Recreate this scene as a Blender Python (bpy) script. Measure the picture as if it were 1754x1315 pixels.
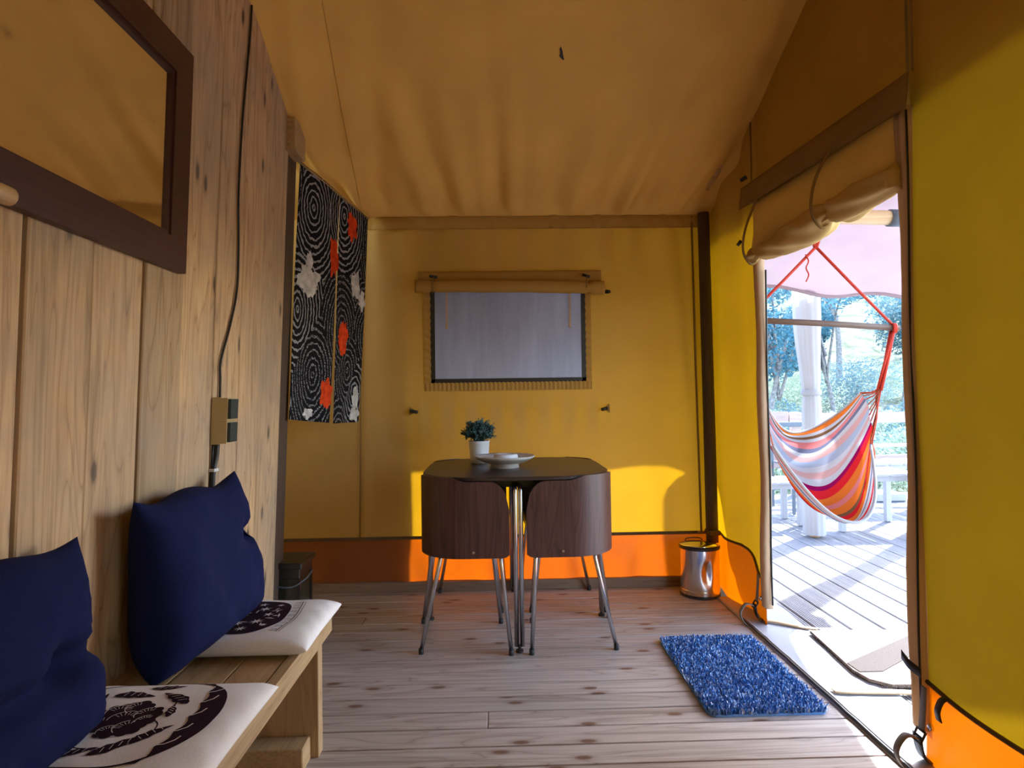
import bpy, bmesh, math, random
from mathutils import Vector, Matrix, noise
random.seed(7)
S = bpy.context.scene
COL = S.collection
for o in list(bpy.data.objects): bpy.data.objects.remove(o)

# ------------------------------------------------------------------ camera
cam_d = bpy.data.cameras.new('camera'); cam = bpy.data.objects.new('camera', cam_d); COL.objects.link(cam)
cam_d.sensor_width = 36.0; cam_d.sensor_fit = 'HORIZONTAL'; cam_d.lens = 36.0 * 1080.0 / 1754.0
cam_d.clip_start = 0.02; cam_d.clip_end = 300
RX = Vector((0.99958672, -0.02498677, -0.01421423)); UY = Vector((0.01369519, -0.02082231, 0.99968939)); FW = Vector((0.02527498, 0.99947091, 0.02047151))
CAMZ = 1.08
cam.matrix_world = Matrix(((RX.x, UY.x, -FW.x, 0), (RX.y, UY.y, -FW.y, 0), (RX.z, UY.z, -FW.z, CAMZ), (0, 0, 0, 1)))
S.camera = cam

# ------------------------------------------------------------------ sky, sun, exposure
SUN = Vector((1.13, 1.0, 1.157)).normalized()          # towards the sun
w = bpy.data.worlds.new('sky'); S.world = w; w.use_nodes = True
nt = w.node_tree; nt.nodes.clear()
wo = nt.nodes.new('ShaderNodeOutputWorld'); bg = nt.nodes.new('ShaderNodeBackground'); sk = nt.nodes.new('ShaderNodeTexSky')
sk.sky_type = 'NISHITA'; sk.sun_disc = False; sk.sun_elevation = math.asin(SUN.z); sk.sun_rotation = math.atan2(SUN.x, SUN.y)
bg.inputs['Strength'].default_value = 0.36
nt.links.new(sk.outputs[0], bg.inputs[0]); nt.links.new(bg.outputs[0], wo.inputs[0])
sd = bpy.data.lights.new('sun', 'SUN'); sd.energy = 6.0; sd.angle = 0.009; sd.color = (0.86, 0.93, 1.0)
so = bpy.data.objects.new('sun', sd); COL.objects.link(so); so.rotation_euler = SUN.to_track_quat('Z', 'Y').to_euler(); so.location = (8, 8, 9)
vs = S.view_settings; vs.view_transform = 'Standard'; vs.look = 'None'; vs.gamma = 1.0; vs.use_curve_mapping = False
vs.exposure = 2.5

# ------------------------------------------------------------------ helpers
def wloc(o):
    v = Vector((0, 0, 0))
    while o is not None:
        v += o.location; o = o.parent
    return v
def tag(o, label=None, cat=None, group=None, kind=None):
    if label: o['label'] = label
    if cat: o['category'] = cat
    if group: o['group'] = group
    if kind: o['kind'] = kind
    return o
def thing(name, loc, label, cat, group=None, rz=0, kind=None):
    o = bpy.data.objects.new(name, None); COL.objects.link(o); o.location = loc; o.rotation_euler = (0, 0, rz)
    o.empty_display_size = 0.1
    return tag(o, label, cat, group, kind)
def obj(name, vf, mat, parent=None, smooth=False, local=False, uv=None):
    """vf=(verts,faces) in world coords (or parent-local when local); ONE mesh object"""
    v, f = vf
    me = bpy.data.meshes.new(name)
    off = Vector((0, 0, 0))
    if not local:
        if parent is not None: off = wloc(parent)
        else:
            n = len(v); off = Vector((sum(p[0] for p in v) / n, sum(p[1] for p in v) / n, min(p[2] for p in v)))
    me.from_pydata([(p[0] - off.x, p[1] - off.y, p[2] - off.z) for p in v], [], f)
    if uv:
        ul = me.uv_layers.new(name='UVMap')
        for l in me.loops: ul.data[l.index].uv = uv[l.vertex_index]
    me.update()
    if smooth: me.polygons.foreach_set('use_smooth', [True] * len(me.polygons))
    me.materials.append(mat)
    o = bpy.data.objects.new(name, me); COL.objects.link(o)
    if parent is not None: o.parent = parent
    elif not local: o.location = off
    return o
def join(*vfs):
    V, F = [], []
    for v, f in vfs:
        n = len(V); V += [tuple(p) for p in v]; F += [tuple(i + n for i in q) for q in f]
    return V, F
def box(x0, x1, y0, y1, z0, z1, bev=0.0):
    if bev <= 0:
        v = [(x, y, z) for z in (z0, z1) for y in (y0, y1) for x in (x0, x1)]
        return v, [(0, 2, 3, 1), (4, 5, 7, 6), (0, 1, 5, 4), (2, 6, 7, 3), (0, 4, 6, 2), (1, 3, 7, 5)]
    bm = bmesh.new(); bmesh.ops.create_cube(bm, size=1.0)
    for q in bm.verts: q.co = Vector(((x0 + x1) / 2 + q.co.x * (x1 - x0), (y0 + y1) / 2 + q.co.y * (y1 - y0), (z0 + z1) / 2 + q.co.z * (z1 - z0)))
    bmesh.ops.bevel(bm, geom=bm.edges[:], offset=bev, segments=1, affect='EDGES', profile=0.5)
    bm.verts.index_update()
    r = [tuple(q.co) for q in bm.verts], [tuple(q.index for q in fa.verts) for fa in bm.faces]
    bm.free(); return r
def xf(vf, M): return [tuple(M @ Vector(p)) for p in vf[0]], vf[1]
def tube(pts, r, seg=10, cap=True, closed=False):
    P = [Vector(p) for p in pts]; n = len(P)
    R = r if isinstance(r, (list, tuple)) else [r] * n
    V, F = [], []; prev = None
    for i, p in enumerate(P):
        a = P[(i - 1) % n] if (i > 0 or closed) else p; b = P[(i + 1) % n] if (i < n - 1 or closed) else p
        t = (b - a); t = t.normalized() if t.length > 1e-9 else Vector((0, 0, 1))
        if prev is None:
            u = t.cross(Vector((0, 0, 1)))
            if u.length < 1e-3: u = t.cross(Vector((1, 0, 0)))
        else: u = prev - t * prev.dot(t)
        u.normalize(); prev = u; wv = t.cross(u)
        for k in range(seg):
            an = 2 * math.pi * k / seg; V.append(tuple(p + (u * math.cos(an) + wv * math.sin(an)) * R[i]))
    m = n if closed else n - 1
    for i in range(m):
        for k in range(seg):
            a = i * seg + k; b = i * seg + (k + 1) % seg; j = ((i + 1) % n) * seg
            F.append((a, b, j + (k + 1) % seg, j + k))
    if cap and not closed:
        F.append(tuple(range(seg - 1, -1, -1))); F.append(tuple((n - 1) * seg + k for k in range(seg)))
    return V, F
def spline(ctrl, n=8):
    P = [Vector(p) for p in ctrl]; out = []
    for i in range(len(P) - 1):
        p0 = P[max(i - 1, 0)]; p1 = P[i]; p2 = P[i + 1]; p3 = P[min(i + 2, len(P) - 1)]
        for k in range(n):
            t = k / n
            out.append(0.5 * ((2 * p1) + (p2 - p0) * t + (2 * p0 - 5 * p1 + 4 * p2 - p3) * t * t + (3 * p1 - p0 - 3 * p2 + p3) * t ** 3))
    out.append(P[-1]); return out
def lathe(prof, cx, cy, seg=40):
    V, F = [], []; n = len(prof)
    for r, z in prof:
        for k in range(seg):
            a = 2 * math.pi * k / seg; V.append((cx + r * math.cos(a), cy + r * math.sin(a), z))
    for i in range(n - 1):
        for k in range(seg):
            F.append((i * seg + k, i * seg + (k + 1) % seg, (i + 1) * seg + (k + 1) % seg, (i + 1) * seg + k))
    if prof[0][0] > 1e-6: F.append(tuple(range(seg - 1, -1, -1)))
    if prof[-1][0] > 1e-6: F.append(tuple((n - 1) * seg + k for k in range(seg)))
    return V, F
def grid(fn, nu, nv, keep=None):
    V = [tuple(fn(i / nu, j / nv)) for j in range(nv + 1) for i in range(nu + 1)]
    F = []
    for j in range(nv):
        for i in range(nu):
            if keep and not keep((i + .5) / nu, (j + .5) / nv): continue
            a = j * (nu + 1) + i; F.append((a, a + 1, a + nu + 2, a + nu + 1))
    uv = [(i / nu, j / nv) for j in range(nv + 1) for i in range(nu + 1)]
    return (V, F), uv
def solid(o, t, offset=-1.0):
    m = o.modifiers.new('thickness', 'SOLIDIFY'); m.thickness = t; m.offset = offset; return o
def poly_prism(pts, z0, z1):
    n = len(pts); V = [(x, y, z0) for x, y in pts] + [(x, y, z1) for x, y in pts]
    return V, [tuple(range(n - 1, -1, -1)), tuple(range(n, 2 * n))] + [(i, (i + 1) % n, n + (i + 1) % n, n + i) for i in range(n)]
def nz(x, y=0.0, z=0.0): return noise.noise(Vector((x, y, z)))
def sm(a, b, x):
    t = min(1, max(0, (x - a) / (b - a))); return t * t * (3 - 2 * t)

# ------------------------------------------------------------------ materials
def newmat(name):
    m = bpy.data.materials.new(name); m.use_nodes = True; nt = m.node_tree; nt.nodes.clear()
    o = nt.nodes.new('ShaderNodeOutputMaterial'); return m, nt, o
def N(nt, t, **kw):
    n = nt.nodes.new(t)
    for k, v in kw.items():
        if k in n.inputs: n.inputs[k].default_value = v
        else: setattr(n, k, v)
    return n
def ramp(nt, fac, stops, interp='LINEAR'):
    r = nt.nodes.new('ShaderNodeValToRGB'); cr = r.color_ramp; cr.interpolation = interp
    while len(cr.elements) < len(stops): cr.elements.new(0.5)
    for e, (p, c) in zip(cr.elements, stops): e.position = p; e.color = (*c, 1) if len(c) == 3 else c
    nt.links.new(fac, r.inputs[0]); return r.outputs[0]
def mixc(nt, fac, a, b, mode='MIX'):
    m = nt.nodes.new('ShaderNodeMix'); m.data_type = 'RGBA'; m.blend_type = mode
    for sock, val in ((m.inputs[0], fac), (m.inputs[6], a), (m.inputs[7], b)):
        if hasattr(val, 'is_linked') or hasattr(val, 'links'): nt.links.new(val, sock)
        else: sock.default_value = val if not isinstance(val, tuple) else ((*val, 1) if len(val) == 3 else val)
    return m.outputs[2]
def mathn(nt, op, a, b=None):
    m = nt.nodes.new('ShaderNodeMath'); m.operation = op
    for i, v in enumerate((a, b)):
        if v is None: continue
        if hasattr(v, 'links'): nt.links.new(v, m.inputs[i])
        else: m.inputs[i].default_value = v
    return m.outputs[0]
def principled(nt, o, col, rough=0.6, metal=0.0, bump=None, bs=0.2, bd=0.01, spec=None):
    p = nt.nodes.new('ShaderNodeBsdfPrincipled')
    if hasattr(col, 'links'): nt.links.new(col, p.inputs['Base Color'])
    else: p.inputs['Base Color'].default_value = (*col, 1)
    if hasattr(rough, 'links'): nt.links.new(rough, p.inputs['Roughness'])
    else: p.inputs['Roughness'].default_value = rough
    p.inputs['Metallic'].default_value = metal
    if spec is not None: p.inputs['Specular IOR Level'].default_value = spec
    if bump is not None:
        b = N(nt, 'ShaderNodeBump', Strength=bs, Distance=bd); nt.links.new(bump, b.inputs['Height']); nt.links.new(b.outputs[0], p.inputs['Normal'])
    nt.links.new(p.outputs[0], o.inputs[0]); return p
def plain(name, col, rough=0.6, metal=0.0, var=0.12, nscale=40.0, bs=0.1, spec=None):
    m, nt, o = newmat(name)
    tc = N(nt, 'ShaderNodeTexCoord'); n = N(nt, 'ShaderNodeTexNoise', Scale=nscale, Detail=4.0); nt.links.new(tc.outputs['Object'], n.inputs['Vector'])
    c = ramp(nt, n.outputs[0], [(0.3, tuple(x * (1 - var) for x in col)), (0.7, tuple(min(1, x * (1 + var)) for x in col))])
    principled(nt, o, c, rough, metal, n.outputs[0], bs, 0.003, spec); return m
def wood(name, dark, mid, light, axis='Z', scale=1.0, knots=0.9, rough=0.65, ring=9.0, tint=0.25, knotcol=(0.05, 0.025, 0.012), bs=0.25, stain=None):
    m, nt, o = newmat(name)
    tc = N(nt, 'ShaderNodeTexCoord'); oi = N(nt, 'ShaderNodeObjectInfo')
    add = N(nt, 'ShaderNodeVectorMath', operation='ADD'); nt.links.new(tc.outputs['Object'], add.inputs[0])
    mul = N(nt, 'ShaderNodeVectorMath', operation='SCALE'); cmb = N(nt, 'ShaderNodeCombineXYZ')
    for i, k in enumerate((37.0, 53.0, 71.0)): nt.links.new(mathn(nt, 'MULTIPLY', oi.outputs['Random'], k), cmb.inputs[i])
    nt.links.new(cmb.outputs[0], add.inputs[1])
    def mp(al, ac):
        q = N(nt, 'ShaderNodeMapping'); sc = [ac * scale] * 3; sc['XYZ'.index(axis)] = al * scale
        q.inputs['Scale'].default_value = sc; nt.links.new(add.outputs[0], q.inputs['Vector']); return q.outputs[0]
    big = N(nt, 'ShaderNodeTexNoise', Scale=1.0, Detail=2.0, Distortion=0.6); nt.links.new(mp(0.9, ring), big.inputs['Vector'])
    bands = mathn(nt, 'FRACT', mathn(nt, 'MULTIPLY', big.outputs[0], 9.0))
    fine = N(nt, 'ShaderNodeTexNoise', Scale=1.0, Detail=6.0, Roughness=0.7); nt.links.new(mp(3.0, 90.0), fine.inputs['Vector'])
    blot = N(nt, 'ShaderNodeTexNoise', Scale=1.0, Detail=3.0); nt.links.new(mp(1.6, 5.0), blot.inputs['Vector'])
    c1 = ramp(nt, bands, [(0.0, mid), (0.55, light), (0.86, mid), (0.95, dark), (1.0, mid)])
    c2 = ramp(nt, fine.outputs[0], [(0.3, dark), (0.5, mid), (0.7, light)])
    c = mixc(nt, 0.45, c1, c2)
    streak = N(nt, 'ShaderNodeTexNoise', Scale=1.0, Detail=4.0, Roughness=0.6); nt.links.new(mp(0.7, 26.0), streak.inputs['Vector'])
    c = mixc(nt, ramp(nt, streak.outputs[0], [(0.55, (0, 0, 0)), (0.72, (0.75, 0.75, 0.75))]), c, tuple(0.8 * a for a in dark))
    c = mixc(nt, mathn(nt, 'MULTIPLY', blot.outputs[0], 0.5), c, tuple(0.55 * a for a in mid))
    vo = N(nt, 'ShaderNodeTexVoronoi', Scale=1.0, Randomness=1.0); vo.voronoi_dimensions = '2D'
    sx = N(nt, 'ShaderNodeSeparateXYZ'); nt.links.new(add.outputs[0], sx.inputs[0]); cx_ = N(nt, 'ShaderNodeCombineXYZ')
    nt.links.new(mathn(nt, 'MULTIPLY', sx.outputs['XYZ'.index(axis)], 3.6 * scale), cx_.inputs[0]); nt.links.new(mathn(nt, 'MULTIPLY', sx.outputs[0 if axis == 'Y' else 1], 9.0 * scale), cx_.inputs[1])
    nt.links.new(cx_.outputs[0], vo.inputs['Vector'])
    kn = ramp(nt, vo.outputs['Distance'], [(0.0, (1, 1, 1)), (0.07, (0.9, 0.9, 0.9)), (0.115, (0.25, 0.25, 0.25)), (0.19, (0, 0, 0))])
    sel = mathn(nt, 'GREATER_THAN', N_sep(nt, vo.outputs['Color']), 1.0 - knots * 0.20)
    c = mixc(nt, mathn(nt, 'MULTIPLY', kn, sel), c, knotcol)
    ti = ramp(nt, oi.outputs['Random'], [(0.0, (1 - tint, 1 - tint, 1 - tint)), (0.5, (1, 1 - tint * .15, 1 - tint * .3)), (1.0, (1, 1, 1))])
    c = mixc(nt, 1.0, c, ti, 'MULTIPLY')
    if stain:
        st = N(nt, 'ShaderNodeTexNoise', Scale=2.2, Detail=5.0, Roughness=0.65); nt.links.new(tc.outputs['Object'], st.inputs['Vector'])
        c = mixc(nt, ramp(nt, st.outputs[0], [(0.42, (0, 0, 0)), (0.68, (0.6, 0.6, 0.6))]), c, stain)
    principled(nt, o, c, rough, 0, fine.outputs[0], bs, 0.004); return m
def N_sep(nt, col):
    s = N(nt, 'ShaderNodeSeparateColor'); nt.links.new(col, s.inputs[0]); return s.outputs[0]
def cloth(name, diff, trans, tf=0.4, weave=420.0, bs=0.12, blot=0.10, gloss=0.0):
    """woven canvas: reflects diff, lets trans through from the far side"""
    m, nt, o = newmat(name)
    tc = N(nt, 'ShaderNodeTexCoord')
    n1 = N(nt, 'ShaderNodeTexNoise', Scale=3.0, Detail=5.0); nt.links.new(tc.outputs['Object'], n1.inputs['Vector'])
    wv = N(nt, 'ShaderNodeTexNoise', Scale=weave, Detail=2.0); nt.links.new(tc.outputs['Object'], wv.inputs['Vector'])
    f = mathn(nt, 'ADD', mathn(nt, 'MULTIPLY', n1.outputs[0], 0.7), mathn(nt, 'MULTIPLY', wv.outputs[0], 0.3))
    cd = ramp(nt, f, [(0.3, tuple(x * (1 - blot) for x in diff)), (0.7, tuple(min(1, x * (1 + blot)) for x in diff))])
    ct = ramp(nt, f, [(0.3, tuple(x * (1 - blot) for x in trans)), (0.7, tuple(min(1, x * (1 + blot)) for x in trans))])
    b = N(nt, 'ShaderNodeBump', Strength=bs, Distance=0.002); nt.links.new(wv.outputs[0], b.inputs['Height'])
    d = N(nt, 'ShaderNodeBsdfDiffuse'); t = N(nt, 'ShaderNodeBsdfTranslucent'); mx = N(nt, 'ShaderNodeMixShader', Fac=tf)
    nt.links.new(cd, d.inputs[0]); nt.links.new(ct, t.inputs[0]); nt.links.new(b.outputs[0], d.inputs['Normal'])
    nt.links.new(d.outputs[0], mx.inputs[1]); nt.links.new(t.outputs[0], mx.inputs[2])
    out = mx.outputs[0]
    if gloss > 0:
        g = N(nt, 'ShaderNodeBsdfGlossy', Roughness=0.35); m2 = N(nt, 'ShaderNodeMixShader', Fac=gloss)
        nt.links.new(out, m2.inputs[1]); nt.links.new(g.outputs[0], m2.inputs[2]); out = m2.outputs[0]
    nt.links.new(out, o.inputs[0]); return m
def metal(name, col=(0.6, 0.6, 0.62), rough=0.2):
    m, nt, o = newmat(name)
    tc = N(nt, 'ShaderNodeTexCoord'); n = N(nt, 'ShaderNodeTexNoise', Scale=60.0, Detail=3.0); nt.links.new(tc.outputs['Object'], n.inputs['Vector'])
    r = mathn(nt, 'ADD', mathn(nt, 'MULTIPLY', n.outputs[0], 0.12), rough - 0.06)
    principled(nt, o, col, r, 1.0); return m

M = {}
M['canvas'] = cloth('ochre canvas', (0.42, 0.245, 0.08), (0.95, 0.46, 0.004), 0.15)
M['canvas_shaded'] = cloth('shaded ochre side canvas', (0.42, 0.235, 0.05), (0.92, 0.52, 0.01), 0.045)  # same cloth as the back wall, made less translucent to look shaded
M['roof'] = cloth('roof canvas', (0.62, 0.37, 0.11), (0.85, 0.50, 0.08), 0.11)
M['canvas_dark'] = cloth('doubled canvas', (0.26, 0.15, 0.055), (0.4, 0.22, 0.04), 0.02)
M['band'] = cloth('seam tape canvas', (0.42, 0.235, 0.06), (0.7, 0.40, 0.03), 0.06)
M['flap'] = cloth('rolled flap canvas', (0.62, 0.42, 0.17), (0.75, 0.5, 0.15), 0.15)
M['skirt'] = cloth('orange skirt', (0.13, 0.055, 0.025), (1.0, 0.165, 0.0), 0.15, weave=60.0, gloss=0.02)
M['hem'] = cloth('tan hem', (0.60, 0.42, 0.28), (0.6, 0.4, 0.22), 0.25)
M['fly'] = cloth('fly sheet', (0.36, 0.27, 0.30), (0.60, 0.44, 0.48), 0.075)
M['groundsheet'] = plain('pale groundsheet', (0.30, 0.30, 0.33), 0.45, nscale=6, var=0.1)
M['plank'] = wood('reclaimed scaffold plank', (0.22, 0.115, 0.045), (0.60, 0.385, 0.20), (0.76, 0.53, 0.31), 'Z', 1.0, 1.0, 0.75, tint=0.3, stain=(0.30, 0.24, 0.19))
M['floor'] = wood('floorboard', (0.20, 0.145, 0.115), (0.43, 0.37, 0.33), (0.58, 0.52, 0.48), 'X', 1.0, 2.0, 0.48, tint=0.12, knotcol=(0.12, 0.055, 0.03), bs=0.12)
M['bench'] = wood('bench wood', (0.24, 0.14, 0.06), (0.42, 0.27, 0.13), (0.52, 0.36, 0.19), 'Y', 1.2, 0.6, 0.6, tint=0.15)
M['benchz'] = wood('bench leg wood', (0.24, 0.14, 0.06), (0.42, 0.27, 0.13), (0.52, 0.36, 0.19), 'Z', 1.2, 0.6, 0.6, tint=0.15)
M['deck'] = wood('weathered deck board', (0.17, 0.17, 0.19), (0.26, 0.26, 0.285), (0.32, 0.32, 0.35), 'Y', 1.0, 0.3, 0.7, tint=0.12, knotcol=(0.3, 0.25, 0.22))
M['darkpost'] = wood('dark post', (0.04, 0.024, 0.015), (0.075, 0.045, 0.028), (0.10, 0.06, 0.04), 'Z', 1.0, 0.5, 0.7)
M['trim'] = wood('sill beam', (0.13, 0.08, 0.05), (0.24, 0.15, 0.10), (0.30, 0.20, 0.14), 'X', 1.0, 0.6, 0.7)
M['log'] = wood('peeled pine log', (0.45, 0.27, 0.13), (0.66, 0.44, 0.25), (0.76, 0.54, 0.33), 'X', 0.8, 0.8, 0.6)
M['bar'] = wood('spreader bar', (0.08, 0.045, 0.03), (0.14, 0.08, 0.055), (0.18, 0.11, 0.08), 'X', 2.0, 0.2, 0.6)
M['rail'] = wood('rail board', (0.35, 0.25, 0.22), (0.48, 0.36, 0.33), (0.56, 0.44, 0.40), 'X', 1.0, 0.6, 0.8)
M['veneer'] = wood('dark stained veneer', (0.020, 0.007, 0.007), (0.080, 0.030, 0.027), (0.125, 0.052, 0.045), 'Z', 1.3, 0.15, 0.42, ring=11.0, tint=0.05, bs=0.08)
M['tabletop'] = wood('black brown table top', (0.022, 0.013, 0.014), (0.036, 0.022, 0.023), (0.045, 0.03, 0.03), 'X', 1.0, 0.0, 0.36, tint=0.0, bs=0.04)
M['frame'] = wood('mahogany frame', (0.035, 0.008, 0.007), (0.060, 0.014, 0.012), (0.075, 0.020, 0.017), 'Y', 1.0, 0.0, 0.45, tint=0.1)
M['peg'] = wood('pale peg', (0.45, 0.27, 0.12), (0.6, 0.4, 0.2), (0.7, 0.5, 0.28), 'Y', 1.0, 0.0, 0.5)
M['mirror'] = metal('mirror glass', (0.86, 0.86, 0.84), 0.065)
M['chrome'] = metal('brushed chrome', (0.62, 0.62, 0.64), 0.20)
M['steel'] = metal('polished steel', (0.70, 0.62, 0.58), 0.17)
M['lid'] = metal('mirror steel lid', (0.80, 0.78, 0.70), 0.10)
M['blackmetal'] = plain('black painted metal', (0.012, 0.012, 0.013), 0.38)
M['black'] = plain('black plastic', (0.012, 0.011, 0.012), 0.5)
M['rubber'] = plain('black rubber', (0.02, 0.02, 0.022), 0.7)
M['navy'] = plain('navy cotton', (0.0045, 0.008, 0.048), 0.9, nscale=300, bs=0.3, var=0.2, spec=0.15)
M['linen'] = plain('white linen', (0.70, 0.68, 0.68), 0.9, nscale=350, bs=0.3, var=0.06, spec=0.1)
M['print'] = plain('aubergine print', (0.020, 0.008, 0.016), 0.9, nscale=300, var=0.15, spec=0.1)
M['white'] = plain('white enamel', (0.75, 0.75, 0.77), 0.35, var=0.03)
M['stone'] = plain('stoneware glaze', (0.55, 0.50, 0.46), 0.30, var=0.06)
M['potleaf'] = plain('dusty blue green leaf', (0.035, 0.085, 0.085), 0.7, nscale=90, var=0.5)
M['soil'] = plain('soil', (0.03, 0.02, 0.015), 0.95)
M['cream'] = plain('cream plastic', (0.42, 0.33, 0.17), 0.4, var=0.03)
M['socket'] = plain('petrol grey socket cover', (0.018, 0.035, 0.042), 0.4, var=0.05)
M['cable'] = plain('black cable', (0.010, 0.009, 0.010), 0.5)
M['clip'] = plain('white clip', (0.6, 0.6, 0.62), 0.5)
M['strap'] = plain('grey webbing', (0.20, 0.19, 0.19), 0.75, nscale=250, var=0.2)
M['tanstrap'] = plain('tan webbing', (0.42, 0.28, 0.15), 0.7, nscale=250, var=0.15)
M['redrope'] = plain('red orange rope', (0.50, 0.030, 0.010), 0.7, nscale=200, var=0.3)
M['cord'] = plain('orange white cord', (0.42, 0.10, 0.05), 0.8, nscale=60, var=0.4)
M['paint'] = plain('white garden paint', (0.36, 0.37, 0.41), 0.5, var=0.05)
M['greymetal'] = plain('blue grey metal', (0.10, 0.13, 0.17), 0.4)
M['bark'] = plain('pale bark', (0.20, 0.19, 0.19), 0.9, nscale=20, var=0.4)
M['curtain'] = cloth('white curtain', (0.50, 0.50, 0.53), (0.6, 0.6, 0.64), 0.30, blot=0.03)
M['seam'] = plain('brown seam', (0.10, 0.055, 0.02), 0.9)
M['coir'] = plain('natural coir', (0.24, 0.18, 0.145), 0.95, nscale=220, bs=0.7, var=0.35)
M['coirdark'] = plain('brown coir stripe', (0.045, 0.028, 0.022), 0.95, nscale=220, bs=0.7, var=0.35)
def leafmat(name, c1, c2, sc=0.6):
    m, nt, o = newmat(name)
    tc = N(nt, 'ShaderNodeTexCoord'); n = N(nt, 'ShaderNodeTexNoise', Scale=sc, Detail=6.0); nt.links.new(tc.outputs['Object'], n.inputs['Vector'])
    c = ramp(nt, n.outputs[0], [(0.35, c1), (0.65, c2)])
    d = N(nt, 'ShaderNodeBsdfDiffuse'); t = N(nt, 'ShaderNodeBsdfTranslucent'); mx = N(nt, 'ShaderNodeMixShader', Fac=0.35)
    nt.links.new(c, d.inputs[0]); nt.links.new(c, t.inputs[0]); nt.links.new(d.outputs[0], mx.inputs[1]); nt.links.new(t.outputs[0], mx.inputs[2]); nt.links.new(mx.outputs[0], o.inputs[0])
    return m
M['leaf_blue'] = leafmat('blue green foliage', (0.10, 0.20, 0.23), (0.25, 0.36, 0.38))  # leaf colours hold the pale haze and cool cast of the bright outdoors
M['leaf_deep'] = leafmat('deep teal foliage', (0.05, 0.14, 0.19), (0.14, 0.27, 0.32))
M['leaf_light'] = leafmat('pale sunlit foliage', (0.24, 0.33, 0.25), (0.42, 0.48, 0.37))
M['ground'] = leafmat('dry grass ground', (0.16, 0.18, 0.13), (0.30, 0.31, 0.24), 1.5)

# window sheet: frosted PVC
m, nt, o = newmat('frosted pvc window sheet')
tc = N(nt, 'ShaderNodeTexCoord'); n = N(nt, 'ShaderNodeTexNoise', Scale=5.0, Detail=6.0, Roughness=0.7); mp_ = N(nt, 'ShaderNodeMapping'); mp_.inputs['Scale'].default_value = (2.2, 1, 0.25)
nt.links.new(tc.outputs['Object'], mp_.inputs[0]); nt.links.new(mp_.outputs[0], n.inputs['Vector'])
c = ramp(nt, n.outputs[0], [(0.3, (0.28, 0.29, 0.38)), (0.7, (0.48, 0.51, 0.66))])
d = N(nt, 'ShaderNodeBsdfDiffuse'); t = N(nt, 'ShaderNodeBsdfTranslucent'); mx = N(nt, 'ShaderNodeMixShader', Fac=0.40); g = N(nt, 'ShaderNodeBsdfGlossy', Roughness=0.3); m2 = N(nt, 'ShaderNodeMixShader', Fac=0.05)
d.inputs[0].default_value = (0.15, 0.15, 0.19, 1); nt.links.new(c, t.inputs[0]); nt.links.new(d.outputs[0], mx.inputs[1]); nt.links.new(t.outputs[0], mx.inputs[2])
nt.links.new(mx.outputs[0], m2.inputs[1]); nt.links.new(g.outputs[0], m2.inputs[2]); nt.links.new(m2.outputs[0], o.inputs[0]); M['pvc'] = m

# noren cloth: concentric ovals and dashes printed in white on black (uses the cloth's own UV)
m, nt, o = newmat('noren ring print')
tc = N(nt, 'ShaderNodeTexCoord')
mpn = N(nt, 'ShaderNodeMapping'); mpn.inputs['Scale'].default_value = (2.3, 1.55, 1); nt.links.new(tc.outputs['UV'], mpn.inputs[0])
vo = N(nt, 'ShaderNodeTexVoronoi', Scale=1.0, Randomness=0.8); vo.voronoi_dimensions = '2D'; nt.links.new(mpn.outputs[0], vo.inputs['Vector'])
wob = N(nt, 'ShaderNodeTexNoise', Scale=22.0, Detail=2.0); nt.links.new(tc.outputs['UV'], wob.inputs['Vector'])
dd = mathn(nt, 'ADD', mathn(nt, 'MULTIPLY', vo.outputs['Distance'], 13.0), mathn(nt, 'MULTIPLY', wob.outputs[0], 0.9))
line = mathn(nt, 'GREATER_THAN', mathn(nt, 'FRACT', dd), 0.70)
br = N(nt, 'ShaderNodeTexNoise', Scale=110.0, Detail=1.0); nt.links.new(tc.outputs['UV'], br.inputs['Vector'])
cell = N_sep(nt, vo.outputs['Color'])
thr = mathn(nt, 'ADD', mathn(nt, 'MULTIPLY', mathn(nt, 'GREATER_THAN', cell, 0.55), 0.17), 0.33)
on = mathn(nt, 'MULTIPLY', line, mathn(nt, 'GREATER_THAN', br.outputs[0], thr))
c = mixc(nt, on, (0.006, 0.006, 0.009), (0.30, 0.30, 0.32))
principled(nt, o, c, 0.85, spec=0.15); M['noren'] = m
M['noren_red'] = plain('noren vermilion', (0.62, 0.055, 0.012), 0.85, nscale=30, var=0.3, spec=0.1)
M['noren_white'] = plain('noren white', (0.55, 0.53, 0.52), 0.85, nscale=30, var=0.25, spec=0.1)

# hammock stripes across V
m, nt, o = newmat('hammock stripes'); tc = N(nt, 'ShaderNodeTexCoord'); sp = N(nt, 'ShaderNodeSeparateXYZ'); nt.links.new(tc.outputs['UV'], sp.inputs[0])
OR = (0.50, 0.12, 0.02); WH = (0.36, 0.35, 0.38); BR = (0.14, 0.07, 0.035); GR = (0.11, 0.115, 0.17); PK = (0.46, 0.14, 0.14); RD = (0.45, 0.014, 0.02); LP = (0.42, 0.24, 0.23); MG = (0.20, 0.004, 0.06); BL = (0.25, 0.28, 0.36)
st = [(0, OR), (.06, WH), (.09, BR), (.12, WH), (.15, PK), (.21, GR), (.25, WH), (.29, LP), (.35, BL), (.41, WH), (.45, LP), (.50, WH), (.54, MG), (.57, RD), (.62, OR), (.67, PK), (.70, OR), (.75, BR), (.775, RD), (.82, OR), (.86, WH), (.88, GR), (.90, WH), (.93, RD), (.95, WH), (.97, BL)]
c = ramp(nt, sp.outputs[1], st, 'CONSTANT')
d = N(nt, 'ShaderNodeBsdfDiffuse'); t = N(nt, 'ShaderNodeBsdfTranslucent'); mx = N(nt, 'ShaderNodeMixShader', Fac=0.3)
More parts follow.
